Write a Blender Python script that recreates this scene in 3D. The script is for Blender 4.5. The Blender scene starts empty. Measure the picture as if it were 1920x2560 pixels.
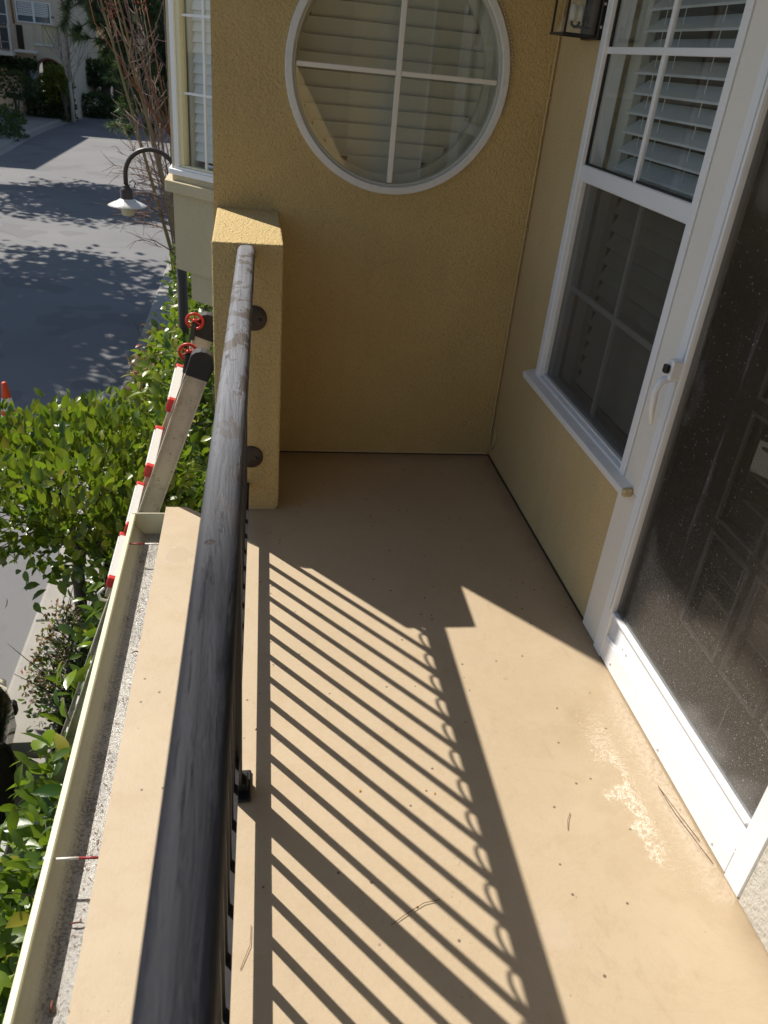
import bpy, bmesh, math, random
import numpy as np
from mathutils import Vector, Matrix, Euler
R_ = math.radians
random.seed(7); rng = np.random.default_rng(11)
sc = bpy.context.scene
COL = sc.collection

# ------------------------------------------------------------------ camera, sky, sun, exposure
CAM = Vector((0, 0, 1.5))
def look_matrix(pitch, yaw, roll):
    f = Vector((math.sin(yaw)*math.cos(pitch), math.cos(yaw)*math.cos(pitch), -math.sin(pitch)))
    r = f.cross(Vector((0, 0, 1))).normalized(); u = r.cross(f)
    r2 = math.cos(roll)*r + math.sin(roll)*u; u2 = -math.sin(roll)*r + math.cos(roll)*u
    return Matrix((r2, u2, -f)).transposed()
cam = bpy.data.cameras.new('camera'); cam_o = bpy.data.objects.new('camera', cam); COL.objects.link(cam_o)
cam_o.matrix_world = Matrix.Translation(CAM) @ look_matrix(R_(30.0705), R_(11.3976), R_(5.9748)).to_4x4()
cam.sensor_fit = 'VERTICAL'; cam.sensor_height = 36; cam.sensor_width = 27
cam.lens = 27.44; cam.clip_start = .02; cam.clip_end = 600
cam.dof.use_dof = True; cam.dof.focus_distance = 2.7; cam.dof.aperture_fstop = 7.5
sc.camera = cam_o
TO_SUN = Vector((-.618, .745, 1)).normalized()
w = bpy.data.worlds.new('World'); sc.world = w; w.use_nodes = True
nt = w.node_tree; bg = nt.nodes['Background']
sky = nt.nodes.new('ShaderNodeTexSky'); sky.sky_type = 'NISHITA'; sky.sun_disc = False
sky.sun_elevation = math.asin(TO_SUN.z); sky.sun_rotation = math.atan2(TO_SUN.x, TO_SUN.y)
sky.air_density = 1.0; sky.dust_density = .6; sky.ozone_density = 1.0
nt.links.new(sky.outputs[0], bg.inputs[0]); bg.inputs[1].default_value = .082
sl = bpy.data.lights.new('sun', 'SUN'); sl.energy = 4.5; sl.angle = R_(.53); sl.color = (1, .945, .86)
so = bpy.data.objects.new('sun', sl); COL.objects.link(so); so.location = (-20, 24, 33)
so.rotation_euler = (-TO_SUN).to_track_quat('-Z', 'Y').to_euler()
sc.view_settings.view_transform = 'Standard'; sc.view_settings.look = 'None'
sc.view_settings.exposure = .48; sc.view_settings.gamma = 1; sc.view_settings.use_curve_mapping = False
sc.render.engine = 'CYCLES'
cy = sc.cycles; cy.max_bounces = 8; cy.diffuse_bounces = 4; cy.glossy_bounces = 4; cy.transmission_bounces = 6
cy.transparent_max_bounces = 12; cy.sample_clamp_indirect = 6; cy.use_denoising = True; cy.blur_glossy = .1

# ------------------------------------------------------------------ node helpers
class NT:
    def __init__(s, name):
        s.m = bpy.data.materials.new(name); s.m.use_nodes = True; s.t = s.m.node_tree
        s.b = s.t.nodes['Principled BSDF']; s.out = s.t.nodes['Material Output']
        s.co = s.t.nodes.new('ShaderNodeTexCoord').outputs['Object']
    def n(s, typ, ins=None, **kw):
        nd = s.t.nodes.new('ShaderNode'+typ)
        for k, v in kw.items(): setattr(nd, k, v)
        for k, v in (ins or {}).items(): s.set(nd.inputs[k], v)
        return nd
    def set(s, sock, v):
        if isinstance(v, bpy.types.NodeSocket): s.t.links.new(v, sock)
        elif sock.type == 'RGBA': sock.default_value = (v, v, v, 1) if isinstance(v, (int, float)) else ((*v, 1) if len(v) == 3 else v)
        else: sock.default_value = v
    def noise(s, scale, detail=4, rough=.6, vec=None, stretch=None, dist=0):
        v = vec if vec is not None else s.co
        if stretch: v = s.n('Mapping', {'Vector': v, 'Scale': stretch}).outputs[0]
        return s.n('TexNoise', {'Vector': v, 'Scale': scale, 'Detail': detail, 'Roughness': rough, 'Distortion': dist}).outputs['Fac']
    def vor(s, scale, stretch=None, feature='F1', rand=1):
        v = s.co
        if stretch: v = s.n('Mapping', {'Vector': v, 'Scale': stretch}).outputs[0]
        return s.n('TexVoronoi', {'Vector': v, 'Scale': scale, 'Randomness': rand}, feature=feature)
    def ramp(s, fac, stops):
        r = s.n('ValToRGB', {'Fac': fac}); e = r.color_ramp.elements
        while len(e) < len(stops): e.new(.5)
        for i, (p, c) in enumerate(stops):
            e[i].position = p; e[i].color = (c, c, c, 1) if isinstance(c, (int, float)) else (*c, 1)
        return r.outputs[0]
    def mix(s, fac, a, b, mode='MIX'):
        nd = s.n('Mix', data_type='RGBA', blend_type=mode)
        s.set(nd.inputs[0], fac)
        for i, v in ((6, a), (7, b)):
            if isinstance(v, (tuple, list)): v = (*v, 1) if len(v) == 3 else v
            s.set(nd.inputs[i], v)
        return nd.outputs[2]
    def math(s, op, a, b=0., c=0.):
        nd = s.n('Math', operation=op); s.set(nd.inputs[0], a); s.set(nd.inputs[1], b); s.set(nd.inputs[2], c); return nd.outputs[0]
    def bump(s, h, strength=.3, dist=.002, nrm=None):
        ins = {'Height': h, 'Strength': strength, 'Distance': dist}
        if nrm is not None: ins['Normal'] = nrm
        return s.n('Bump', ins).outputs[0]
    def schlick(s, f0, k):
        g = s.n('NewGeometry').outputs; d = s.n('VectorMath', {0: g['Normal'], 1: g['Incoming']}, operation='DOT_PRODUCT').outputs['Value']
        c = s.math('SUBTRACT', 1., s.math('ABSOLUTE', d)); return s.math('MINIMUM', s.math('ADD', f0, s.math('MULTIPLY', s.math('POWER', c, 5.), k)), 1.)
    def xyz(s):
        o = s.n('SeparateXYZ', {0: s.co}).outputs; return o[0], o[1], o[2]
    def P(s, **kw):
        names = dict(col='Base Color', rough='Roughness', metal='Metallic', nrm='Normal', spec='Specular IOR Level', coat='Coat Weight',
                     coatr='Coat Roughness', alpha='Alpha', sss='Subsurface Weight', emis='Emission Color', emiss='Emission Strength')
        for k, v in kw.items():
            if isinstance(v, tuple) and len(v) == 3: v = (*v, 1)
            s.set(s.b.inputs[names[k]], v)
        return s

def stucco(name, c, c2, grain=1.0, scale=150):
    t = NT(name)
    big = t.noise(2.3, 4, .6); sm = t.noise(scale, 3, .65); pit = t.vor(scale*.7, feature='SMOOTH_F1').outputs['Distance']
    col = t.mix(t.ramp(big, [(.3, 0.), (.7, 1.)]), c, c2)
    # weather streaks and fine dirt in the pores
    col = t.mix(t.math('MULTIPLY', t.ramp(sm, [(.32, 1.), (.46, 0.)]), .5), col, tuple(x*.5 for x in c))
    st = t.noise(6, 4, .6, stretch=(3, 3, .25)); col = t.mix(t.math('MULTIPLY', t.ramp(st, [(.5, 0.), (.8, 1.)]), .18), col, tuple(x*.6 for x in c))
    tro = t.noise(1.1, 4, .6, dist=1.); col = t.mix(t.math('MULTIPLY', t.ramp(tro, [(.42, 0.), (.62, 1.)]), .30), col, tuple(x*.80 for x in c))
    if grain > .3:
        ck = t.n('TexVoronoi', {'Vector': t.n('VectorMath', {0: t.co, 1: t.n('VectorMath', {0: t.n('TexNoise', {'Vector': t.co, 'Scale': 2.2, 'Detail': 4.}).outputs['Color'], 'Scale': .22}, operation='SCALE').outputs[0]}, operation='ADD').outputs[0], 'Scale': 1.1}, feature='DISTANCE_TO_EDGE').outputs['Distance']
        ckm = t.math('MULTIPLY', t.math('LESS_THAN', ck, .0032), t.ramp(t.noise(2, 3, .5), [(.5, 0.), (.56, 1.)])); col = t.mix(t.math('MULTIPLY', ckm, .10), col, tuple(x*.35 for x in c))
    h = t.math('MULTIPLY', t.math('ADD', sm, t.math('MULTIPLY', pit, .6)), t.math('ADD', .55, t.math('MULTIPLY', tro, .8)))
    t.P(col=col, rough=.92, spec=.25, nrm=t.bump(h, .95*grain**.5, .008*grain)); return t.m

def painted(name, c, rough=.4, dirt=.15, bump=.05, scale=40):
    t = NT(name); n1 = t.noise(scale, 5, .7); n2 = t.noise(3, 4, .6)
    col = t.mix(t.math('MULTIPLY', t.ramp(n1, [(.55, 0.), (.75, 1.)]), dirt), c, tuple(x*.5 for x in c))
    col = t.mix(t.math('MULTIPLY', n2, dirt), col, tuple(x*.78 for x in c))
    t.P(col=col, rough=t.math('ADD', t.math('MULTIPLY', n1, .2), rough-.1), nrm=t.bump(n1, bump, .002)); return t.m

M = {}
M['stucco'] = stucco('mustard_stucco', (.67, .505, .24), (.61, .45, .20))
M['stucco_side'] = stucco('mustard_stucco_fine', (.67, .51, .27), (.60, .45, .225), .55, 170)
M['stucco_smooth'] = stucco('cream_stucco', (.55, .475, .32), (.52, .445, .295), .05, 120)
M['stucco_far'] = stucco('beige_stucco_far', (.70, .60, .47), (.66, .56, .44), .1, 20)
M['white'] = painted('white_vinyl', (.82, .83, .84), .38, .08)
M['white_dirty'] = painted('white_vinyl_weathered', (.74, .73, .70), .5, .35)
M['cream'] = painted('cream_trim_paint', (.80, .76, .68), .5, .12)
M['cream_yellow'] = painted('pale_cream_gutter_paint', (.72, .68, .46), .42, .12, .08)
M['black'] = painted('black_metal', (.012, .012, .014), .35, .1)
M['brown_iron'] = painted('dark_brown_iron', (.05, .035, .028), .45, .2)
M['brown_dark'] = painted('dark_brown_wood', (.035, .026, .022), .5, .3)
M['louvre'] = painted('shutter_louvre_paint', (.50, .50, .43), .4, .04)
M['louvre_blue'] = painted('white_shutter_louvre_paint', (.74, .77, .78), .4, .03)
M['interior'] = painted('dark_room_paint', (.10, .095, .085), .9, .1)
M['caulk'] = painted('yellowed_caulk', (.55, .47, .33), .7, .3)

def mk_floor():
    t = NT('tan_deck_coating'); x, y, z = t.xyz()
    n1 = t.noise(1.6, 5, .6); n2 = t.noise(9, 6, .7); n3 = t.noise(70, 4, .7); orange = t.noise(230, 3, .6)
    col = t.mix(t.ramp(n1, [(.3, 0.), (.7, 1.)]), (.505, .395, .26), (.455, .35, .225))
    col = t.mix(t.math('MULTIPLY', t.ramp(n2, [(.5, 0.), (.7, 1.)]), .32), col, (.42, .30, .17))
    # scuffs
    sc1 = t.noise(5, 7, .75, stretch=(2.5, .8, 1), dist=1.2)
    col = t.mix(t.math('MULTIPLY', t.ramp(sc1, [(.60, 0.), (.66, 1.), (.70, 0.)]), .22), col, (.33, .24, .15))
    ar = t.noise(2.2, 8, .8, dist=2.5); col = t.mix(t.math('MULTIPLY', t.ramp(ar, [(.485, 0.), (.5, 1.), (.515, 0.)]), .16), col, (.30, .22, .13))
    st2 = t.noise(4.2, 5, .6, stretch=(1, 1, 1), dist=.8); col = t.mix(t.math('MULTIPLY', t.ramp(st2, [(.56, 0.), (.62, 1.)]), .14), col, (.56, .45, .30))
    # grime and corner shade painted into the colour along the foot of the walls
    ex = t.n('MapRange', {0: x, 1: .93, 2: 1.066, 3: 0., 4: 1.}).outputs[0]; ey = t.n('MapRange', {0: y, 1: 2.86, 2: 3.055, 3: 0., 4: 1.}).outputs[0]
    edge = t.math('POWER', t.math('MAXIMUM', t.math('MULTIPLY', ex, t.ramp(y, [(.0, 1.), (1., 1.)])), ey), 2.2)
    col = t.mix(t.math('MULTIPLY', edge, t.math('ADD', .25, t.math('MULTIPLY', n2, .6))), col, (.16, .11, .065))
    # sparse dark grit
    v = t.vor(26).outputs; grit = t.math('MULTIPLY', t.ramp(v['Distance'], [(.0, 1.), (.07, 1.), (.11, 0.)]), t.ramp(t.n('SeparateColor', {0: v['Color']}).outputs[0], [(.66, 0.), (.68, 1.)]))
    col = t.mix(t.math('MULTIPLY', grit, .85), col, (.09, .065, .04))
    v3 = t.vor(11).outputs; ringm = t.math('MULTIPLY', t.ramp(v3['Distance'], [(.03, 0.), (.05, 1.), (.065, 1.), (.085, 0.)]), t.ramp(t.n('SeparateColor', {0: v3['Color']}).outputs[0], [(.62, 0.), (.64, 1.)])); col = t.mix(t.math('MULTIPLY', ringm, t.math('MULTIPLY', n3, .9)), col, (.25, .18, .10))
    v2 = t.vor(90).outputs; g2 = t.math('MULTIPLY', t.ramp(v2['Distance'], [(.0, 1.), (.12, 1.), (.2, 0.)]), t.ramp(t.n('SeparateColor', {0: v2['Color']}).outputs[1], [(.90, 0.), (.93, 1.)]))
    g2 = t.math('MULTIPLY', g2, t.ramp(t.noise(3.1, 3, .5), [(.5, 0.), (.62, 1.)]))
    col = t.mix(t.math('MULTIPLY', g2, .6), col, (.22, .15, .08))
    # dirty wet strip beside the door: distance to the door line
    near = t.n('MapRange', {0: x, 1: .70, 2: 1.06, 3: 0., 4: 1.}).outputs[0]
    ylim = t.math('MULTIPLY', t.n('MapRange', {0: y, 1: 1.72, 2: 1.45, 3: 0., 4: 1.}).outputs[0], t.n('MapRange', {0: y, 1: .78, 2: .98, 3: 0., 4: 1.}).outputs[0])
    wet0 = t.math('MULTIPLY', t.math('ADD', near, t.math('MULTIPLY', t.math('SUBTRACT', t.noise(7, 6, .7), .5), 1.5)), ylim)
    wet = t.math('MULTIPLY', t.ramp(wet0, [(.40, 0.), (.60, 1.)]), t.ramp(t.noise(75, 4, .7), [(.36, .0), (.50, 1.)]))
    rim = t.ramp(wet0, [(.25, 0.), (.45, .25), (.6, 0.)]); col = t.mix(rim, col, (.40, .295, .165)); col = t.mix(t.math('MULTIPLY', wet, .25), col, (.40, .30, .18))
    # old water patch on the near side
    def blob(cx, cy, r):
        d = t.n('VectorMath', {0: t.n('CombineXYZ', {0: x, 1: y, 2: 0.}).outputs[0], 1: (cx, cy, 0)}, operation='DISTANCE').outputs['Value']
        return t.ramp(t.math('ADD', t.math('DIVIDE', d, r), t.math('MULTIPLY', t.math('SUBTRACT', t.noise(24, 4, .6), .5), 1.6)), [(.75, 1.), (.9, 0.)])
    pb = t.math('MAXIMUM', blob(.62, .86, .05), t.math('MAXIMUM', blob(.028, .90, .03), blob(-.23, 2.25, .06)))
    col = t.mix(t.math('MULTIPLY', pb, .35), col, (.62, .52, .40))
    wet = t.math('MAXIMUM', wet, pb)
    rough = t.mix(wet, t.math('ADD', .56, t.math('MULTIPLY', n2, .2)), .11)
    h = t.math('ADD', t.math('MULTIPLY', n3, .8), t.math('MULTIPLY', orange, .5))
    wb = t.noise(210, 3, .6); h = t.math('ADD', h, t.math('MULTIPLY', wet, t.math('MULTIPLY', wb, .3)))
    t.P(col=col, rough=rough, spec=.55, nrm=t.bump(h, t.math('SUBTRACT', .32, t.math('MULTIPLY', wet, .12)), .0024)); return t.m
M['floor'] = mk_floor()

def mk_cap():
    t = NT('weathered_black_rail_paint'); x, y, z = t.xyz()
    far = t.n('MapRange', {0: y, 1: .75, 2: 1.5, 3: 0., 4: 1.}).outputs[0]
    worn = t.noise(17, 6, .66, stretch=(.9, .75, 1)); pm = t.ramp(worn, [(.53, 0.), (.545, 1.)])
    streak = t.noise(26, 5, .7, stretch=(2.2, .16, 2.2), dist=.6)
    sky_sheen = t.math('MULTIPLY', far, t.ramp(t.noise(5, 5, .65), [(.2, .6), (.7, 1.)]))  # far grey paints the sky sheen into the colour; patches and chips are wear
    col = t.mix(sky_sheen, (.008, .009, .014), (.21, .215, .235))
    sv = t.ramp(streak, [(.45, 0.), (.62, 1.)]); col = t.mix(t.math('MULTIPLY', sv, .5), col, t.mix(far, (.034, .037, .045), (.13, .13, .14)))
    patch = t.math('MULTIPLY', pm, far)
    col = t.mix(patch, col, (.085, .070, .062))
    wvec = t.n('VectorMath', {0: t.co, 1: t.n('VectorMath', {0: t.n('TexNoise', {'Vector': t.co, 'Scale': 45., 'Detail': 3.}).outputs['Color'], 'Scale': .022}, operation='SCALE').outputs[0]}, operation='ADD').outputs[0]
    ch = t.n('TexVoronoi', {'Vector': wvec, 'Scale': 30.}).outputs; chips = t.math('MULTIPLY', t.ramp(ch['Distance'], [(.0, 1.), (.16, 1.), (.2, 0.)]), t.ramp(t.n('SeparateColor', {0: ch['Color']}).outputs[0], [(.86, 0.), (.88, 1.)]))
    col = t.mix(chips, col, (.02, .014, .012))
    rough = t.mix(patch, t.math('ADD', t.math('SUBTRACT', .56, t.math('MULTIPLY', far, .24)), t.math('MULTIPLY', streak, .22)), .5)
    fine = t.noise(70, 4, .75, stretch=(1.6, .07, 1.6)); scr = t.ramp(fine, [(.60, 0.), (.68, 1.)]); dent = t.ramp(t.noise(11, 3, .5, stretch=(1, .5, 1)), [(.62, 0.), (.70, 1.)])
    streak = t.math('ADD', streak, t.math('SUBTRACT', t.math('MULTIPLY', scr, .5), t.math('MULTIPLY', dent, .7)))
    h = t.math('ADD', t.math('MULTIPLY', patch, -.35), t.math('ADD', t.math('MULTIPLY', streak, 1.1), t.math('MULTIPLY', chips, -.9)))
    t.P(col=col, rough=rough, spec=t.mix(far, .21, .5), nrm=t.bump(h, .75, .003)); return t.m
M['cap'] = mk_cap()

def mk_gutter_in():
    t = NT('stained_gutter_inside'); x, y, z = t.xyz()
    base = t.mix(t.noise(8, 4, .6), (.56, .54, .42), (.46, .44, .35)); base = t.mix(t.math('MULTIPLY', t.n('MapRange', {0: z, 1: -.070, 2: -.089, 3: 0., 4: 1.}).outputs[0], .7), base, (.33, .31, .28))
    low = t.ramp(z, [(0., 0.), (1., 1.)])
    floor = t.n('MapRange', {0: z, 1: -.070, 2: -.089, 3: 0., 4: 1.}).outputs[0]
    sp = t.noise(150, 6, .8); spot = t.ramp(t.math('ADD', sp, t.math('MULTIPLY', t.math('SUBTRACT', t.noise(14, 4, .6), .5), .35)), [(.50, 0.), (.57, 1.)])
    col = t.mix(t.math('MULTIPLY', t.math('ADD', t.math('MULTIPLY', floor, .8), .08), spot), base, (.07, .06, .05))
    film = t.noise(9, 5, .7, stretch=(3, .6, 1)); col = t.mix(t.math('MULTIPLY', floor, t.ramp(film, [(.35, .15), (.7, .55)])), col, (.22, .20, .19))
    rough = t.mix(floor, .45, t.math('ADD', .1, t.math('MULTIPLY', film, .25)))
    t.P(col=col, rough=rough, spec=.6, nrm=t.bump(t.math('ADD', sp, t.noise(60, 3, .5)), t.math('ADD', .1, t.math('MULTIPLY', floor, .5)), .003)); return t.m
M['gutter_in'] = mk_gutter_in()

def mk_glass(name, tint=(1, 1, 1), haze=.0, f0=.085):
    t = NT(name); t.t.nodes.remove(t.b)
    tr = t.n('BsdfTransparent', {0: (*tint, 1)}).outputs[0]
    gl = t.n('BsdfGlossy', {'Color': (1, 1, 1, 1), 'Roughness': .015}).outputs[0]
    fr = t.schlick(f0, 1.)
    m = t.n('MixShader', {0: fr, 1: tr, 2: gl}).outputs[0]
    if haze:
        df = t.n('BsdfDiffuse', {'Color': (.75, .76, .74, 1)}).outputs[0]
        h = t.math('MULTIPLY', t.ramp(t.noise(7, 6, .7, stretch=(1, 1, .4)), [(.45, .1), (.8, 1.)]), haze)
        m = t.n('MixShader', {0: h, 1: m, 2: df}).outputs[0]
    t.t.links.new(m, t.out.inputs[0]); return t.m
M['glass'] = mk_glass('window_glass', (.93, .95, .94), .05)
M['glass_spotted'] = mk_glass('spotted_window_glass', (.84, .86, .82), .07, .11)
M['glass_dark'] = mk_glass('door_glass', (.75, .78, .78), .03)

def mk_mesh(name, op, drops, dc=(.026, .023, .022)):
    t = NT(name); x, y, z = t.xyz(); t.t.nodes.remove(t.b)
    wv = t.n('TexWave', {'Vector': t.co, 'Scale': 300., 'Distortion': 0.}, bands_direction='Y').outputs['Fac']
    wz = t.n('TexWave', {'Vector': t.co, 'Scale': 300., 'Distortion': 0.}, bands_direction='Z').outputs['Fac']
    n1 = t.noise(5, 5, .7, stretch=(1, 1, .5)); fine = t.noise(420, 2, .6)
    dust = t.n('BsdfPrincipled', {'Base Color': (*dc, 1), 'Roughness': .38, 'Metallic': 0.,
                'Normal': t.bump(t.math('ADD', fine, t.math('MULTIPLY', t.math('ADD', wv, wz), .3)), .9, .004)}).outputs[0]
    tr = t.n('BsdfTransparent').outputs[0]
    film = t.n('BsdfGlossy', {'Color': (1, 1, 1, 1), 'Roughness': .16}).outputs[0]
    dust = t.n('MixShader', {0: t.schlick(.10 if drops else .02, .35), 1: dust, 2: film}).outputs[0]
    fac = t.math('ADD', op-.12, t.math('MULTIPLY', n1, .24))
    m = t.n('MixShader', {0: fac, 1: tr, 2: dust}).outputs[0]
    if drops:
        v = t.vor(115, stretch=(1, 1, .8)).outputs
        keep = t.ramp(t.n('SeparateColor', {0: v['Color']}).outputs[0], [(.48, 0.), (.50, 1.)])
        keep = t.math('MULTIPLY', keep, t.math('GREATER_THAN', t.ramp(t.noise(3.2, 5, .7), [(.40, 0.), (.68, 1.)]), t.n('SeparateColor', {0: v['Color']}).outputs[2]))
        dm = t.math('MULTIPLY', t.math('LESS_THAN', v['Distance'], t.math('ADD', .06, t.math('MULTIPLY', t.n('SeparateColor', {0: v['Color']}).outputs[1], .17))), keep)
        vf = t.vor(330, stretch=(1, 1, .8)).outputs; low = t.n('MapRange', {0: z, 1: .75, 2: .18, 3: 0., 4: 1.}).outputs[0]
        fd = t.math('MULTIPLY', t.math('LESS_THAN', vf['Distance'], .22), t.math('LESS_THAN', t.n('SeparateColor', {0: vf['Color']}).outputs[0], t.math('MULTIPLY', t.math('ADD', low, .1), t.math('MULTIPLY', t.noise(6, 5, .7), .75))))
        dm = t.math('MAXIMUM', dm, fd)
        dome = t.ramp(v['Distance'], [(.0, 1.), (.3, 0.)])
        run = t.ramp(t.noise(60, 3, .6, stretch=(1, 1, .02)), [(.60, 0.), (.68, 1.)])
        run = t.math('MULTIPLY', run, t.ramp(t.noise(3, 3, .5), [(.5, 0.), (.6, .6)]))
        water = t.n('BsdfPrincipled', {'Base Color': (.26, .26, .27, 1), 'Roughness': .12, 'Normal': t.bump(dome, 1., .006)}).outputs[0]
        m = t.n('MixShader', {0: t.math('MAXIMUM', dm, t.math('MULTIPLY', run, .5)), 1: m, 2: water}).outputs[0]
    t.t.links.new(m, t.out.inputs[0]); return t.m
M['mesh_door'] = mk_mesh('wet_security_mesh', .62, True)
M['mesh_window'] = mk_mesh('insect_screen', .55, False, (.075, .075, .078))

def mk_leaf(name, c1, c2, cold, rough=.28):
    t = NT(name)
    a = t.n('Attribute', attribute_name='rnd').outputs['Fac']; oi = t.n('ObjectInfo').outputs['Random']
    r = t.math('FRACT', t.math('ADD', a, oi)); r2 = t.math('FRACT', t.math('MULTIPLY', r, 7.31))
    col = t.mix(r, c1, c2); col = t.mix(t.ramp(r2, [(.96, 0.), (.97, 1.)]), col, cold)
    vein = t.noise(90, 3, .6); col = t.mix(t.math('MULTIPLY', vein, .25), col, tuple(x*.5 for x in c1))
    t.P(col=col, rough=t.math('ADD', rough, t.math('MULTIPLY', r2, .15)), spec=.5, nrm=t.bump(vein, .25, .002))
    tl = t.n('BsdfTranslucent', {'Color': t.mix(.5, col, (.35, .55, .03))}).outputs[0]
    m = t.n('MixShader', {0: .32, 1: t.b.outputs[0], 2: tl}).outputs[0]
    t.t.links.new(m, t.out.inputs[0]); return t.m
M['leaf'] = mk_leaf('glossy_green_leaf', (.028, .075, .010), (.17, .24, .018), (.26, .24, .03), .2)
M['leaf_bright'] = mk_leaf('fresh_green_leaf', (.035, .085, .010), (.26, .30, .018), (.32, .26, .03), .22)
M['leaf_dark'] = mk_leaf('dark_green_leaf', (.014, .032, .012), (.03, .055, .02), (.06, .08, .02), .4)
M['leaf_red'] = mk_leaf('red_tinged_leaf', (.30, .07, .03), (.10, .11, .03), (.45, .12, .05))
M['leaf_yellow'] = mk_leaf('yellow_green_leaf', (.20, .22, .02), (.06, .09, .015), (.4, .35, .03))
M['needle'] = mk_leaf('pine_needle_green', (.06, .10, .05), (.18, .23, .14), (.12, .1, .04), .45)
M['petal'] = mk_leaf('pale_pink_petal', (.65, .35, .35), (.7, .5, .5), (.6, .2, .2), .5)

def mk_bark(name, c1, c2):
    t = NT(name); n = t.noise(14, 6, .7, stretch=(2.5, 2.5, .5))
    t.P(col=t.mix(n, c1, c2), rough=.85, nrm=t.bump(n, .6, .01)); return t.m
M['bark'] = mk_bark('grey_brown_bark', (.07, .055, .045), (.16, .13, .11))
M['bark_pale'] = mk_bark('pale_bark', (.30, .27, .24), (.45, .40, .36))
M['bark_olive'] = mk_bark('olive_stem_bark', (.24, .18, .08), (.36, .26, .12))
M['twig'] = mk_bark('red_brown_twig', (.22, .13, .09), (.36, .24, .18))
M['seed'] = mk_bark('rusty_seed_head', (.30, .09, .035), (.42, .15, .06))

def mk_asphalt():
    t = NT('asphalt'); n = t.noise(90, 5, .7); b = t.noise(.35, 5, .6); sp = t.noise(260, 3, .6); pt = t.ramp(t.noise(.9, 2, .4), [(.60, 0.), (.615, 1.)])
    col = t.mix(t.ramp(b, [(.3, 0.), (.7, 1.)]), (.145, .142, .142), (.185, .18, .18))
    col = t.mix(t.math('MULTIPLY', t.ramp(sp, [(.5, 0.), (.7, 1.)]), .5), col, (.24, .24, .235))
    col = t.mix(t.math('MULTIPLY', pt, .35), col, (.09, .088, .09))
    cr = t.vor(.12, feature='DISTANCE_TO_EDGE').outputs['Distance']
    col = t.mix(t.ramp(t.math('ADD', cr, t.math('MULTIPLY', t.noise(2, 5, .7), .02)), [(.0, .55), (.016, .0)]), col, (.04, .04, .04))
    t.P(col=col, rough=.85, nrm=t.bump(n, .5, .01)); return t.m
M['asphalt'] = mk_asphalt()
def mk_conc(name, c):
    t = NT(name); n = t.noise(60, 5, .7); b = t.noise(1.7, 5, .65); s = t.noise(5, 5, .7, stretch=(1, .3, 1))
    col = t.mix(t.ramp(b, [(.3, 0.), (.7, 1.)]), c, tuple(x*.82 for x in c)); col = t.mix(t.math('MULTIPLY', t.ramp(s, [(.5, 0.), (.7, 1.)]), .35), col, tuple(x*.6 for x in c))
    t.P(col=col, rough=.85, nrm=t.bump(n, .35, .006)); return t.m
M['concrete'] = mk_conc('concrete', (.36, .335, .295)); M['soil'] = mk_conc('mulch_soil', (.055, .042, .032))
def mk_alu():
    t = NT('weathered_aluminium'); n = t.noise(30, 5, .7, stretch=(1, 1, .15)); d = t.vor(60).outputs
    sp = t.math('MULTIPLY', t.ramp(d['Distance'], [(.0, 1.), (.12, 1.), (.2, 0.)]), t.ramp(t.n('SeparateColor', {0: d['Color']}).outputs[0], [(.85, 0.), (.87, 1.)]))
    col = t.mix(n, (.60, .54, .45), (.42, .38, .32)); col = t.mix(sp, col, (.10, .08, .06)); col = t.mix(t.math('MULTIPLY', t.ramp(t.noise(18, 6, .75), [(.5, 0.), (.65, 1.)]), .45), col, (.24, .20, .15))
    t.P(col=col, rough=.5, metal=.35, nrm=t.bump(n, .15, .002)); return t.m
M['alu'] = mk_alu()
M['alu_light'] = painted('ribbed_aluminium', (.72, .71, .68), .4, .2)
M['red_dark'] = painted('dark_red_paint', (.28, .025, .025), .45, .3); M['red'] = painted('red_plastic', (.62, .035, .03), .4, .15); M['redorange'] = painted('orange_red_cone_plastic', (.85, .09, .02), .4, .1)
M['rubber'] = painted('black_rubber', (.02, .02, .021), .7, .4)
M['car'] = painted('black_car_paint', (.006, .006, .007), .12, .02, 0); M['rim'] = painted('dark_alloy', (.35, .34, .32), .3, .1)
M['candle'] = painted('white_candle_sleeve', (.70, .68, .62), .6, .05)
M['lamp_glass'] = painted('cream_lamp_glass', (.62, .56, .42), .25, .08); M['lamp_white'] = painted('white_enamel_shade', (.66, .64, .60), .35, .3)
M['needle_dry'] = painted('dry_pine_needle', (.13, .06, .025), .6, .1); M['dead_leaf'] = painted('dead_leaf_brown', (.16, .055, .03), .7, .3)
M['terracotta'] = painted('terracotta', (.24, .11, .07), .8, .3)
M['yellow_edge'] = painted('yellow_painted_edge', (.72, .64, .30), .5, .15)
M['glass_blue'] = painted('far_window_glass', (.10, .13, .16), .08, .0, 0)

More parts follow.
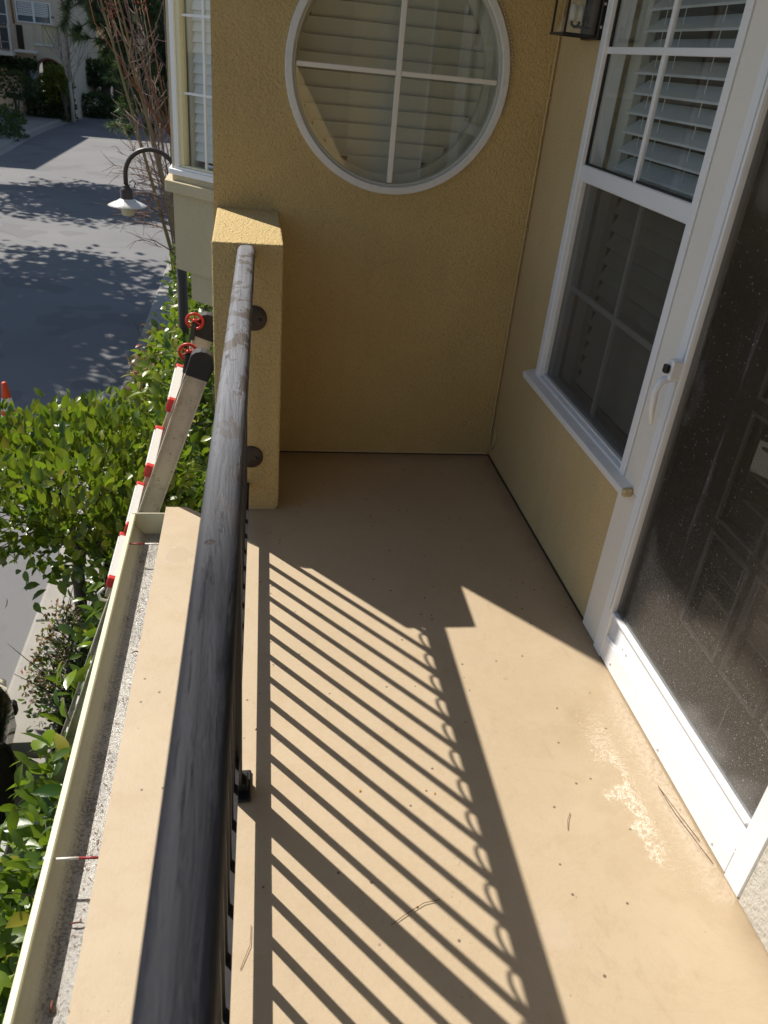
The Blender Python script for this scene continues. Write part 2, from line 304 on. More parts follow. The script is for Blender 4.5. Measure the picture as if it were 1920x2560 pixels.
# ------------------------------------------------------------------ mesh helpers
ORG = {}
def org(o): return ORG.get(o.name, Vector((0, 0, 0)))
def thing(name, label, cat, loc=(0, 0, 0), group=None):
    o = bpy.data.objects.new(name, None); COL.objects.link(o); o.location = loc; o.empty_display_size = .1
    ORG[o.name] = Vector(loc); o['label'] = label; o['category'] = cat
    if group: o['group'] = group
    return o
def link(name, me, parent=None, at=(0, 0, 0), label=None, kind=None):
    o = bpy.data.objects.new(name, me); COL.objects.link(o); at = Vector(at)
    if parent: o.parent = parent; o.location = at - org(parent)
    else: o.location = at
    ORG[o.name] = at
    if label: o['label'] = label
    if kind: o['kind'] = kind
    return o
def tag(o, label, cat, group=None):
    o['label'] = label; o['category'] = cat
    if group: o['group'] = group
    return o
class MB:
    def __init__(s): s.v = []; s.f = []; s.sm = []
    def add(s, vs, fs, smooth=False):
        k = len(s.v); s.v += [tuple(v) for v in vs]; s.f += [tuple(i+k for i in f) for f in fs]; s.sm += [smooth]*len(fs); return s
    def box(s, x0, x1, y0, y1, z0, z1):
        return s.add([(x0, y0, z0), (x1, y0, z0), (x1, y1, z0), (x0, y1, z0), (x0, y0, z1), (x1, y0, z1), (x1, y1, z1), (x0, y1, z1)],
                     [(0, 3, 2, 1), (4, 5, 6, 7), (0, 1, 5, 4), (1, 2, 6, 5), (2, 3, 7, 6), (3, 0, 4, 7)])
    def bar(s, a, b, wx, wy, up=(0, 0, 1)):
        a = Vector(a); b = Vector(b); d = (b-a).normalized(); u = Vector(up)
        if abs(d.dot(u)) > .98: u = Vector((0, 1, 0))
        r = d.cross(u).normalized(); u = r.cross(d)
        o = [(-wx/2, -wy/2), (wx/2, -wy/2), (wx/2, wy/2), (-wx/2, wy/2)]
        return s.add([p+r*i+u*j for p in (a, b) for i, j in o], [(0, 1, 2, 3), (7, 6, 5, 4), (0, 4, 5, 1), (1, 5, 6, 2), (2, 6, 7, 3), (3, 7, 4, 0)])
    def tube(s, pts, rs, n=8, caps=True, closed=False):
        pts = [Vector(p) for p in pts]; rs = [rs]*len(pts) if isinstance(rs, (int, float)) else rs
        ring = []; N = len(pts); prev = None
        for i, p in enumerate(pts):
            if closed: d = pts[(i+1) % N]-pts[i-1]
            else: d = pts[min(i+1, N-1)]-pts[max(i-1, 0)]
            d.normalize()
            if prev is None:
                ref = Vector((0, 0, 1)) if abs(d.z) < .9 else Vector((1, 0, 0)); prev = d.cross(ref).normalized()
            x = (prev - d*prev.dot(d)).normalized(); prev = x; y = d.cross(x)
            ring.append([p+(x*math.cos(2*math.pi*k/n)+y*math.sin(2*math.pi*k/n))*rs[i] for k in range(n)])
        vs = [v for r in ring for v in r]; fs = []
        for i in range(N if closed else N-1):
            j = (i+1) % N
            for k in range(n): fs.append((i*n+k, i*n+(k+1) % n, j*n+(k+1) % n, j*n+k))
        if caps and not closed: fs += [tuple(range(n-1, -1, -1)), tuple((N-1)*n+k for k in range(n))]
        return s.add(vs, fs, True)
    def prism(s, prof, a, b, fn):      # profile of 2-D points swept from a to b, fn(u, v, t) -> point
        n = len(prof); vs = [fn(u, v, a) for u, v in prof]+[fn(u, v, b) for u, v in prof]
        fs = [(i, (i+1) % n, n+(i+1) % n, n+i) for i in range(n)]+[tuple(range(n-1, -1, -1)), tuple(range(n, 2*n))]
        return s.add(vs, fs)
    def lathe(s, prof, c, n=24, ruffle=0, axis='z'):
        vs = []; fs = []
        for i, (r, z) in enumerate(prof):
            for k in range(n):
                a = 2*math.pi*k/n; rr = r*(1+(ruffle*math.cos(a*n/2) if ruffle and r > .06 else 0))
                p = (rr*math.cos(a), rr*math.sin(a), z)
                if axis == 'y': p = (p[0], p[2], p[1])
                if axis == 'x': p = (p[2], p[0], p[1])
                vs.append((c[0]+p[0], c[1]+p[1], c[2]+p[2]))
        for i in range(len(prof)-1):
            for k in range(n): fs.append((i*n+k, i*n+(k+1) % n, (i+1)*n+(k+1) % n, (i+1)*n+k))
        return s.add(vs, fs, True)
    def mesh(s, name, mat, bevel=0, seg=1):
        me = bpy.data.meshes.new(name); me.from_pydata(s.v, [], s.f); me.materials.append(mat)
        me.polygons.foreach_set('use_smooth', s.sm)
        bm = bmesh.new(); bm.from_mesh(me)
        bmesh.ops.recalc_face_normals(bm, faces=bm.faces)
        if bevel:
            es = [e for e in bm.edges if len(e.link_faces) == 2 and e.calc_face_angle(0) > .6]
            bmesh.ops.bevel(bm, geom=es, offset=bevel, segments=seg, affect='EDGES', profile=.5)
        bm.to_mesh(me); bm.free(); me.update(); return me
    def build(s, name, mat, parent=None, at=(0, 0, 0), bevel=0, seg=1, label=None, kind=None):
        return link(name, s.mesh(name, M[mat] if isinstance(mat, str) else mat, bevel, seg), parent, at, label, kind)

# ------------------------------------------------------------------ ground, road, pavements
G = -2.9
MB().add([(-300, -60, G-.06), (300, -60, G-.06), (300, 500, G-.06), (-300, 500, G-.06)], [(0, 1, 2, 3)]).build('ground', 'soil', kind='structure')
lc = [(-9.0, -20), (-9.0, 10), (-8.8, 24), (-9.05, 33), (-9.4, 41), (-9.15, 49), (-8.1, 58), (-5.6, 66), (-1, 71), (8, 74), (30, 75)]
rc = [(-1.80, -20), (-1.80, 10), (-1.8, 24), (-1.8, 33), (-1.8, 38), (-1.6, 43), (-1.0, 48), (1.0, 53), (4, 57), (12, 60), (30, 61)]
def smooth(ps, n=6):
    out = []
    for i in range(len(ps)-1):
        p0, p1, p2, p3 = ps[max(i-1, 0)], ps[i], ps[i+1], ps[min(i+2, len(ps)-1)]
        for k in range(n):
            t = k/n; out.append(tuple(.5*(2*b+(c-a)*t+(2*a-5*b+4*c-d)*t*t+(3*b-a-3*c+d)*t**3) for a, b, c, d in zip(p0, p1, p2, p3)))
    return out+[ps[-1]]
lc = smooth(lc); rc = smooth(rc)
def strip(a, b, za, zb):
    m = MB()
    for i in range(len(a)-1):
        m.add([(*a[i], za), (*a[i+1], za), (*b[i+1], zb), (*b[i], zb)], [(0, 1, 2, 3)])
    return m
strip(lc, rc, G, G).build('road', 'asphalt', kind='structure')
def off(ps, d):
    o = []
    for i, p in enumerate(ps):
        q = Vector(ps[min(i+1, len(ps)-1)])-Vector(ps[max(i-1, 0)]); q.normalize(); o.append((p[0]-q.y*d, p[1]+q.x*d))
    return o
kl = strip(off(lc, .0), off(lc, .42), G+.004, G+.012)
kl.v += []; m2 = strip(off(lc, .42), off(lc, .46), G+.012, G+.12); kl.add(m2.v, m2.f); m2 = strip(off(lc, .46), off(lc, 1.9), G+.12, G+.14); kl.add(m2.v, m2.f)
kl.build('pavement', 'concrete', kind='structure')
strip(off(lc, 1.9), off(lc, 9.5), G+.138, G+.18).build('driveway', 'concrete', kind='structure')
kr = strip(off(rc, -.46), off(rc, .0), G+.03, G+.004)
kerb = kr.build('kerb', 'concrete', kind='structure')
# score joints of the near kerb are real slots: the kerb is laid as separate slabs proud of the strip
for i in range(24):
    y = 1.05+i*1.5
    p = MB().box(-1.77, -1.345, y, y+1.485, G+.0, G+.05); p.build('kerb_slab', 'concrete', kerb, bevel=.008)

# ------------------------------------------------------------------ HOUSE
house = thing('house', 'mustard stucco house around the tan balcony, with round window, side window and white door', 'house', (1.0, 3.0, G))
XS = 1.066; YE = 3.055
# end wall with a round opening
CX, CZ, CR = .508, 1.458, .372
def wall_with_hole():
    m = MB(); n = 64; x0, x1, z0, z1 = -.128, 1.10, -.02, 3.55
    outer = []
    for k in range(n):
        a = 2*math.pi*(k+.5)/n; c, s = math.cos(a), math.sin(a)
        t = min(((x1-CX) if c > 0 else (x0-CX))/c if abs(c) > 1e-6 else 9e9, ((z1-CZ) if s > 0 else (z0-CZ))/s if abs(s) > 1e-6 else 9e9)
        outer.append((CX+c*t, CZ+s*t))
    inner = [(CX+CR*math.cos(2*math.pi*(k+.5)/n), CZ+CR*math.sin(2*math.pi*(k+.5)/n)) for k in range(n)]
    vs = [(x, YE, z) for x, z in outer]+[(x, YE, z) for x, z in inner]+[(x, YE+.12, z) for x, z in inner]
    corners = [(x1, z1), (x0, z1), (x0, z0), (x1, z0)]
    fs = []
    for k in range(n):
        j = (k+1) % n
        o1, o2 = outer[k], outer[j]
        cs = [c for c in corners if (abs(o1[0]-c[0]) < 1e-6 and abs(o2[1]-c[1]) < 1e-6 or abs(o1[1]-c[1]) < 1e-6 and abs(o2[0]-c[0]) < 1e-6) and not (abs(o1[0]-o2[0]) < 1e-6 or abs(o1[1]-o2[1]) < 1e-6)]
        if cs:
            vs.append((cs[0][0], YE, cs[0][1])); fs.append((k, len(vs)-1, j, n+j, n+k))
        else: fs.append((k, j, n+j, n+k))
        fs.append((n+k, n+j, 2*n+j, 2*n+k))
    m.add(vs, fs)
    # left return of the wall, facing the street
    m.add([(x0, YE, z0), (x0, YE, z1), (x0, 5.2, z1), (x0, 5.2, z0)], [(0, 1, 2, 3)])
    return m
me = wall_with_hole().mesh('end_wall', M['stucco']); bm = bmesh.new(); bm.from_mesh(me); bmesh.ops.remove_doubles(bm, verts=bm.verts, dist=1e-5)
bmesh.ops.recalc_face_normals(bm, faces=bm.faces); bm.to_mesh(me); bm.free()
link('end_wall', me, house)
MB().box(-.12, 1.06, YE-.007, YE+.001, .002, .014).build('weep_screed', 'stucco_side', house, bevel=.002)
MB().box(-.12, 1.06, YE-.012, YE-.0072, .0, .0035).box(1.0585, 1.0655, 1.85, YE-.013, .0, .0035).build('dirt_joint', 'brown_dark', house)
# stub pier
pier = MB().add([(-.116, 2.552, .012), (.110, 2.552, .012), (.110, YE, .012), (-.116, YE, .012), (-.116, 2.552, .963), (.106, 2.552, .965), (.106, YE, .981), (-.116, YE, .981)],
                [(0, 3, 2, 1), (4, 5, 6, 7), (0, 1, 5, 4), (1, 2, 6, 5), (2, 3, 7, 6), (3, 0, 4, 7)])
pier.build('pier', 'stucco', house, bevel=.006, seg=2)
MB().box(-.105, .100, 2.56, YE-.01, -.01, .013).build('pier_footing', 'stucco_side', house)
MB().box(-.128, -.02, 2.6, 5.15, G-.05, -.03).box(-.10, -.02, -4, 2.6, G-.05, -.12).build('lower_wall', 'stucco_smooth', house)
# side wall in four blocks butted together
sw = MB(); X2 = XS+.13
sw.box(XS, X2, 1.846, YE, -.02, .520).box(XS, X2, 2.652, YE, .520, 2.42).box(XS, X2, 1.836, YE, 2.42, 3.55)
sw.box(XS, X2, -4, 1.836, 2.16, 3.55).box(XS, X2, -4, .88, -.02, 2.16)
sw.build('side_wall', 'stucco_side', house)
MB().box(XS-.014, XS+.05, 1.738, 1.846, .002, .52).box(XS-.014, XS+.05, 1.738, 1.8335, .52, 2.15).build('door_jamb', 'cream', house, bevel=.003)
MB().box(XS-.004, XS+.05, 1.8335, 1.8395, .50, 2.4).build('caulk_joint', 'caulk', house)
MB().box(-.45, X2, -4, YE, 3.555, 3.75).build('balcony_roof', 'stucco_smooth', house)
MB().box(-.18, -.08, -3.9, YE-.003, 2.42, 3.14).build('balcony_beam', 'stucco', house)
MB().box(-.12, XS-.001, -3.6, -3.4, 0, 3.55).build('rear_end_wall', 'stucco', house)
MB().add([(X2, -4, -.02), (4, -4, -.02), (4, 5, -.02), (X2, 5, -.02), (X2, -4, 2.6), (4, -4, 2.6), (4, 5, 2.6), (X2, 5, 2.6)],
         [(0, 1, 2, 3), (4, 7, 6, 5), (0, 4, 5, 1), (1, 5, 6, 2), (2, 6, 7, 3)]).build('room_shell', 'interior', house)
MB().box(-.12, 1.2, YE+.35, YE+.4, .9, 2.2).build('back_room_wall', 'interior', house)
# balcony floor, its outer ledge and edges
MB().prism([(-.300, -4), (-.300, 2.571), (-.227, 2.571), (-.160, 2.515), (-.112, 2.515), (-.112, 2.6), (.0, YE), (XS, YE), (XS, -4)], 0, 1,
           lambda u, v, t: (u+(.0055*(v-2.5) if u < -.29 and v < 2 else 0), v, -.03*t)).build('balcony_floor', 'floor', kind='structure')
MB().box(-.2995, -.2950, .5, 2.565, -.034, -.0015).build('deck_edge', 'yellow_edge', house)
MB().box(-.297, -.12, -4, 2.56, -.24, -.034).build('fascia', 'stucco_smooth', house)

# round window: ring frame, glass, muntins, closed shutter louvres
def ring(m, r0, r1, y0, y1, cx=CX, cz=CZ, n=72):
    pr = [(r0, y0), (r1, y0), (r1, y1), (r0, y1)]; vs = []; fs = []
    for k in range(n):
        a = 2*math.pi*k/n
        for r, y in pr: vs.append((cx+r*math.cos(a), y, cz+r*math.sin(a)))
    for k in range(n):
        j = (k+1) % n
        for q in range(4): fs.append((k*4+q, k*4+(q+1) % 4, j*4+(q+1) % 4, j*4+q))
    return m.add(vs, fs, False)
rw = ring(MB(), .367, .393, YE-.012, YE+.05).build('round_window', 'white_dirty', house, bevel=.003, label='round window with white frame in the end wall')
ring(MB(), .357, .3675, YE+.004, YE+.05).build('inner_frame', 'louvre', rw, bevel=.002)
g = MB(); n = 64; g.add([(CX+.356*math.cos(2*math.pi*k/n), YE+.018, CZ+.356*math.sin(2*math.pi*k/n)) for k in range(n)], [tuple(range(n))]); g.build('glass', 'glass_spotted', rw)
MB().box(CX-.009, CX+.009, YE+.004, YE+.026, CZ-.354, CZ+.354).build('muntin', 'cream', rw, bevel=.002)
MB().box(CX-.354, CX-.0095, YE+.005, YE+.025, CZ-.008, CZ+.008).build('muntin', 'cream', rw, bevel=.002)
MB().box(CX+.0095, CX+.354, YE+.005, YE+.025, CZ-.008, CZ+.008).build('muntin', 'cream', rw, bevel=.002)
ring(MB(), .335, .385, YE+.07, YE+.15, CX-.01).build('shutter_frame', 'louvre', rw)
z = CZ-.335
while z < CZ+.33:
    zm = z+.027-CZ; hw = math.sqrt(max(.338**2-zm*zm, .0004)); cxx = CX-.01
    MB().add([(cxx-hw, YE+.125, z-.004), (cxx+hw, YE+.125, z-.004), (cxx+hw, YE+.105, z+.056), (cxx-hw, YE+.105, z+.056), (cxx-hw, YE+.117, z-.006), (cxx+hw, YE+.117, z-.006), (cxx+hw, YE+.097, z+.054), (cxx-hw, YE+.097, z+.054)][::-1],
             [(0, 1, 2, 3), (4, 5, 6, 7), (0, 1, 5, 4), (2, 3, 7, 6), (1, 2, 6, 5), (0, 3, 7, 4)]).build('louvre', 'louvre', rw)
    z += .053
# foam beads round the right rim
fb = MB()
for k in range(64):
    a = R_(-14)+k*R_(1.55); c = (CX+.402*math.cos(a), YE-.004, CZ+.402*math.sin(a)); fb.lathe([(.0, -.004), (.0045, -.002), (.0045, .002), (0, .004)], c, 6)
fb.build('caulk_beads', 'caulk', rw, kind='stuff')

# side window (single hung)
y0, y1, zb, zt = 1.8405, 2.650, .522, 2.41
wn = MB()
wn.box(XS-.016, XS+.06, y0, y0+.030, zb, zt).box(XS-.016, XS+.06, y1-.040, y1, zb, zt).box(XS-.015, XS+.06, y0+.030, y1-.040, zb, zb+.020)
wn = wn.build('side_window', 'white', house, bevel=.003, label='white single hung window with shutter louvres in the side wall')
MB().box(XS-.008, XS+.03, y0+.0305, y1-.0405, 1.213, 1.262).build('meeting_rail', 'white', wn, bevel=.003)
MB().box(XS+.0, XS+.02, y0+.0305, y0+.036, .545, 1.21).box(XS+.0, XS+.02, y1-.048, y1-.0405, .545, 1.21).box(XS+.0, XS+.02, y0+.036, y1-.048, .5435, .553).build('screen_frame', 'white_dirty', wn)
MB().add([(XS+.012, y0+.032, .545), (XS+.012, y1-.045, .545), (XS+.012, y1-.045, 1.212), (XS+.012, y0+.032, 1.212)], [(0, 1, 2, 3)]).build('insect_screen', 'mesh_window', wn)
MB().add([(XS+.004, y0+.03, 1.262), (XS+.004, y1-.04, 1.262), (XS+.004, y1-.04, zt), (XS+.004, y0+.03, zt)], [(0, 1, 2, 3)]).build('glass', 'glass', wn, label='clear upper pane')
MB().add([(XS+.034, y0+.03, .545), (XS+.034, y1-.04, .545), (XS+.034, y1-.04, 1.212), (XS+.034, y0+.03, 1.212)], [(0, 1, 2, 3)]).build('glass', 'glass_spotted', wn, label='lower pane behind the screen')
gk = MB().box(XS-.002, XS+.006, y1-.047, y1-.0402, 1.2622, zt).box(XS-.002, XS+.006, y0+.0302, y0+.035, 1.2622, zt).box(XS-.001, XS+.006, y0+.0352, y1-.0472, 1.2622, 1.268)
gk.build('glazing_gasket', 'rubber', wn)
ym = 2.232
for za, zc in ((1.262, 1.571), (1.589, 1.9)): MB().box(XS-.002, XS+.010, ym-.009, ym+.009, za, zc).build('muntin', 'white', wn, bevel=.001)
MB().box(XS-.003, XS+.011, y0+.03, y1-.04, 1.571, 1.589).build('muntin', 'white', wn, bevel=.001)
MB().box(XS+.037, XS+.046, ym-.009, ym+.009, .545, .862).box(XS+.037, XS+.046, ym-.009, ym+.009, .880, 1.212).build('muntin', 'white', wn)
MB().box(XS+.036, XS+.047, y0+.03, y1-.04, .862, .880).build('muntin', 'white', wn)
M['louvre_side'] = painted('greyed_shutter_louvre_paint', (.56, .59, .60), .4, .05)
lv = MB().add([(.0, 0, -.012), (.050, 0, .022), (.050, .64, .022), (.0, .64, -.012), (.001, 0, -.006), (.050, 0, .028), (.050, .64, .028), (.001, .64, -.006)],
              [(0, 3, 2, 1), (4, 5, 6, 7), (0, 1, 5, 4), (1, 2, 6, 5), (2, 3, 7, 6), (3, 0, 4, 7)]).mesh('louvre', M['louvre_side'])
z = 1.245
while z < 1.9:
    link('louvre', lv, wn, (XS+.060, 1.885, z+.03)); z += .0525
lv2 = MB().add([(.0, 0, 0), (.030, 0, .054), (.030, .64, .054), (.0, .64, 0), (.006, 0, -.004), (.036, 0, .050), (.036, .64, .050), (.006, .64, -.004)],
               [(0, 1, 2, 3), (4, 7, 6, 5), (0, 4, 5, 1), (1, 5, 6, 2), (2, 6, 7, 3), (3, 7, 4, 0)]).mesh('louvre', M['louvre'])
z = .56
while z < 1.2:
    link('louvre', lv2, wn, (XS+.09, 1.885, z)); z += .0525
MB().box(XS+.075, XS+.10, 2.53, 2.61, .54, 2.4).box(XS+.075, XS+.10, 1.86, 1.884, .54, 2.4).box(XS+.0745, XS+.10, 1.884, 2.53, 1.20, 1.262).build('shutter_stile', 'louvre', wn)
for yy in (2.44, 2.33, 2.12, 2.01): MB().tube([(XS+.08, yy, 1.26), (XS+.08, yy, 1.95)], .0012, 5).build('louvre_cord', 'white', wn)
# sill: slab with rough end
MB().add([(1.022, 1.778, .506), (1.022, 2.700, .506), (XS+.005, 2.700, .506), (XS+.005, 1.778, .506), (1.022, 1.778, .528), (1.022, 2.700, .528), (XS+.005, 2.700, .542), (XS+.005, 1.778, .542)],
         [(0, 1, 2, 3), (4, 7, 6, 5), (0, 4, 5, 1), (1, 5, 6, 2), (2, 6, 7, 3), (3, 7, 4, 0)]).build('window_sill', painted('sill_paint', (.78, .76, .72), .55, .3), house, bevel=.003, seg=2)
MB().box(1.024, XS-.015, 1.764, 1.778, .507, .534).build('sill_end', stucco('raw_sill_end', (.62, .5, .3), (.5, .38, .2), 1), house, bevel=.004)

# screen door
D0, D1 = .897, 1.737
DX = 1.046
sd = MB()
sd.box(DX, DX+.026, 1.684, D1, .0, 2.12).box(DX, DX+.026, D0, .955, .0, 2.12).box(DX+.001, DX+.025, .955, 1.684, .004, .078).box(DX+.001, DX+.025, .955, 1.684, 2.04, 2.12)
sd.box(DX-.004, DX, 1.684, 1.694, .165, 2.1).box(DX-.004, DX, 1.700, 1.706, .165, 2.1)
sdoor = sd.build('screen_door', 'white', house, bevel=.0025, label='white framed security screen door, wet with drops')
kp = MB().box(DX+.010, DX+.016, .957, 1.682, .080, .160)
for k in range(26): kp.box(DX+.0085, DX+.0101, .957, 1.682, .0815+k*.003, .0828+k*.003)
kp.build('kick_panel', 'white', sdoor)
MB().box(DX+.002, DX+.022, .957, 1.682, .0785, .088).build('panel_bead', 'white', sdoor, bevel=.002)
MB().box(DX-.002, DX+.022, .957, 1.682, .160, .172).build('screen_bead', 'white', sdoor, bevel=.003)
MB().add([(DX+.012, .955, .17), (DX+.012, 1.684, .17), (DX+.012, 1.684, 2.05), (DX+.012, .955, 2.05)], [(0, 1, 2, 3)]).build('mesh_screen', 'mesh_door', sdoor)
for yy, zz in ((1.30, .022), (1.02, .022), (1.62, .03), (1.58, .118), (.975, .165), (1.69, .16)):
    MB().lathe([(.0, -.0022), (.003, -.0018), (.0042, 0)], (DX-.0, yy, zz), 8, axis='x').build('screw', 'white_dirty', sdoor)
# handle: bracket, black thumb piece and pull
hy = 1.700
MB().box(DX-.032, DX-.001, hy-.014, hy+.013, .880, .930).build('handle_bracket', 'white', sdoor, bevel=.004, seg=2)
MB().box(DX-.046, DX-.0325, hy-.009, hy+.008, .896, .918).build('thumb_button', 'black', sdoor, bevel=.004, seg=2)
MB().tube([(DX-.014, hy, .885), (DX-.040, hy+.004, .874), (DX-.048, hy+.006, .845), (DX-.044, hy+.006, .80), (DX-.034, hy+.006, .755)], [.010, .010, .0095, .0085, .005], 10).build('handle', 'white', sdoor)
# inner french door behind the screen, recess shade put into its dark colour
IX = 1.135
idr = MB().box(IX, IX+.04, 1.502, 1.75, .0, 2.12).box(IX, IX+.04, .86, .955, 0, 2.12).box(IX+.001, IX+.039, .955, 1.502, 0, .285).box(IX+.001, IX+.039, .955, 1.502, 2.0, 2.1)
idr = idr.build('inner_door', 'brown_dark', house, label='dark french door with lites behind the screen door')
rows = [(.285, .57), (.60, .885), (.915, 1.20), (1.23, 1.515), (1.545, 1.83)]; cols = [(1.325, 1.502), (1.14, 1.30), (.955, 1.115)]
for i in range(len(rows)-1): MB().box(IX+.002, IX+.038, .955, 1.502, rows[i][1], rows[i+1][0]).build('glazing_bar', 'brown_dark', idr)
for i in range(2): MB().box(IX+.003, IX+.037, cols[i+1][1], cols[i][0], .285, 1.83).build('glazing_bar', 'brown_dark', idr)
gb = painted('grey_glazing_bead', (.17, .17, .16), .4, .2)
for a, b in rows:
    for c, d in cols:
        MB().box(IX-.006, IX, c, c+.010, a, b).box(IX-.006, IX, d-.012, d, a, b).box(IX-.0055, IX, c+.010, d-.012, a, a+.008).box(IX-.0055, IX, c+.010, d-.012, b-.008, b).build('glazing_bead', gb, idr)
        MB().add([(IX+.012, c, a), (IX+.012, d, a), (IX+.012, d, b), (IX+.012, c, b)], [(0, 1, 2, 3)]).build('glass', 'glass_dark', idr)
z = .30
while z < 1.85:
    MB().add([(IX+.05, .95, z), (IX+.105, .95, z-.02), (IX+.105, 1.5, z-.02), (IX+.05, 1.5, z), (IX+.05, .95, z+.007), (IX+.105, .95, z-.013), (IX+.105, 1.5, z-.013), (IX+.05, 1.5, z+.007)],
             [(0, 3, 2, 1), (4, 5, 6, 7), (0, 1, 5, 4), (1, 2, 6, 5), (2, 3, 7, 6), (3, 0, 4, 7)]).build('louvre', 'louvre', idr); z += .07
MB().box(XS-.022, XS+.001, -1.2, .8925, .0, 2.2).build('door_side_trim', stucco('white_trim_stucco', (.58, .55, .48), (.54, .50, .43), .6, 90), house, bevel=.003)
MB().box(1.07, X2, .89, 1.74, -.02, .012).build('threshold', 'brown_dark', house)
# bay window beyond the end wall
bd = Vector((.7071, -.7071, 0)); B0 = Vector((-.48, 5.45, 0)); bn = Vector((-.7071, -.7071, 0))
def bp_(s, o, z): return B0+bd*s+bn*o+Vector((0, 0, z))
def bbox(m, s0, s1, o0, o1, z0, z1):
    return m.add([bp_(s0, o0, z0), bp_(s1, o0, z0), bp_(s1, o1, z0), bp_(s0, o1, z0), bp_(s0, o0, z1), bp_(s1, o0, z1), bp_(s1, o1, z1), bp_(s0, o1, z1)],
                 [(0, 3, 2, 1), (4, 5, 6, 7), (0, 1, 5, 4), (1, 2, 6, 5), (2, 3, 7, 6), (3, 0, 4, 7)])
def bfoot(m, s0, o, z0, z1, far=1.6, y_in=.12):   # bay footprint prism: chamfer face, street face, far end
    a = bp_(s0, o, 0); b = bp_(.75, o, 0); c = Vector((a.x, a.y+far, 0)); d = Vector((.1, c.y, 0)); e = Vector((.1, b.y, 0))
    pts = [a, b, e, d, c]
    return m.prism([(p.x, p.y) for p in pts], z0, z1, lambda u, v, t: (u, v, t))
bay = bfoot(MB(), 0, 0, .165, .64).build('bay_window', 'stucco_smooth', house, label='cream bay with a white framed blind window, beyond the end wall')
bfoot(MB(), .12, -.02, -.02, .163).build('bay_underside', 'stucco_smooth', bay)
bfoot(MB(), -.035, .035, .645, .715).build('bay_trim', 'stucco_smooth', bay, bevel=.004)
bfoot(MB(), -.012, .016, .752, .785).build('bay_sill', 'white', bay, bevel=.003)
bfoot(MB(), .0, .0, .716, .751).build('bay_wall', 'stucco_smooth', bay)
bfoot(MB(), .0, .0, 2.6, 3.6).build('bay_head', 'stucco_smooth', bay)
m = MB(); bbox(m, 0, .03, -.25, 0, .786, 2.6); m.build('bay_corner', 'stucco_smooth', bay)
m = MB(); m.box(-.44, -.35, 5.8, 7.05, .786, 2.6); m.build('bay_street_wall', 'stucco_smooth', bay)
m = MB(); bbox(m, .031, .072, -.06, .008, .80, 2.6); bbox(m, .031, .75, -.06, .009, .786, .80); m.build('window_frame', 'white', bay, bevel=.003)
m = MB(); bbox(m, .0725, .108, -.05, -.004, .812, 2.6); bbox(m, .0725, .75, -.05, -.003, .801, .812); m.build('window_sash', 'cream_yellow', bay, bevel=.003)
m = MB(); m.add([bp_(.108, -.03, .81), bp_(.75, -.03, .81), bp_(.75, -.03, 2.6), bp_(.108, -.03, 2.6)], [(0, 1, 2, 3)]); m.build('glass', 'glass', bay)
m = MB(); bbox(m, .280, .295, -.034, -.020, .812, 2.6); m.build('muntin', 'white', bay)
for zz in (1.205, 1.60, 1.99):
    m = MB(); bbox(m, .109, .2795, -.034, -.021, zz, zz+.013); bbox(m, .2955, .75, -.034, -.021, zz, zz+.013); m.build('muntin', 'white', bay)
zz = .845
while zz < 2.5:
    m = MB(); m.add([bp_(.135, -.075, zz), bp_(.75, -.075, zz), bp_(.75, -.095, zz+.060), bp_(.135, -.095, zz+.060), bp_(.135, -.083, zz-.002), bp_(.75, -.083, zz-.002), bp_(.75, -.103, zz+.058), bp_(.135, -.103, zz+.058)],
                    [(0, 1, 2, 3), (4, 7, 6, 5), (0, 4, 5, 1), (1, 5, 6, 2), (2, 6, 7, 3), (3, 7, 4, 0)]); m.build('louvre', 'louvre_blue', bay); zz += .053
m = MB(); bbox(m, .109, .134, -.10, -.06, .80, 2.6); m.build('shutter_stile', 'louvre', bay)
m = MB(); bbox(m, .02, .8, -.26, -.25, .8, 2.6); m.build('dark_room', 'interior', bay)

# wall lantern
lan = thing('wall_lantern', 'black wall lantern with two candle sleeves, above the side wall corner', 'lantern', (1.05, 2.75, 1.61))
lx0, lx1, ly0, ly1, lz0, lz1 = .944, 1.048, 2.69, 2.815, 1.612, 1.95
fr = MB()
for a in (lx0, lx1-.006):
    for b in (ly0, ly1-.006): fr.box(a, a+.006, b, b+.006, lz0+.006, lz1)
fr.box(lx0-.002, lx1, ly0-.002, ly0+.007, lz0-.001, lz0+.006).box(lx0-.002, lx1, ly1-.007, ly1+.002, lz0-.001, lz0+.006).box(lx0-.002, lx0+.007, ly0+.007, ly1-.007, lz0-.001, lz0+.006)
fr.build('lantern_frame', 'black', lan)
MB().box(1.049, 1.0655, 2.682, 2.825, 1.606, 1.98).build('back_plate', 'black', lan, bevel=.003)
for zz in (1.64, 1.70): MB().lathe([(0, -.004), (.004, -.003), (.005, 0)], (1.057, 2.681, zz), 8, axis='y').build('screw', 'alu', lan)
MB().add([(lx0+.003, ly0+.005, lz0), (lx0+.003, ly1-.005, lz0), (lx0+.003, ly1-.005, lz1), (lx0+.003, ly0+.005, lz1)], [(0, 1, 2, 3)]).build('glass_panel', 'glass', lan)
MB().add([(lx0+.006, ly0+.003, lz0), (lx1, ly0+.003, lz0), (lx1, ly0+.003, lz1), (lx0+.006, ly0+.003, lz1)], [(0, 1, 2, 3)]).build('glass_panel', 'glass', lan)
for cx_ in (.987, 1.010):
    MB().tube([(cx_, 2.755, 1.652), (cx_, 2.755, 1.694)], .0095, 14).build('candle_sleeve', 'candle', lan)
    MB().tube([(cx_, 2.755, 1.694), (cx_, 2.755, 1.705), (cx_, 2.755, 1.725), (cx_, 2.755, 1.74)], [.005, .008, .007, .001], 10).build('bulb', 'glass', lan)
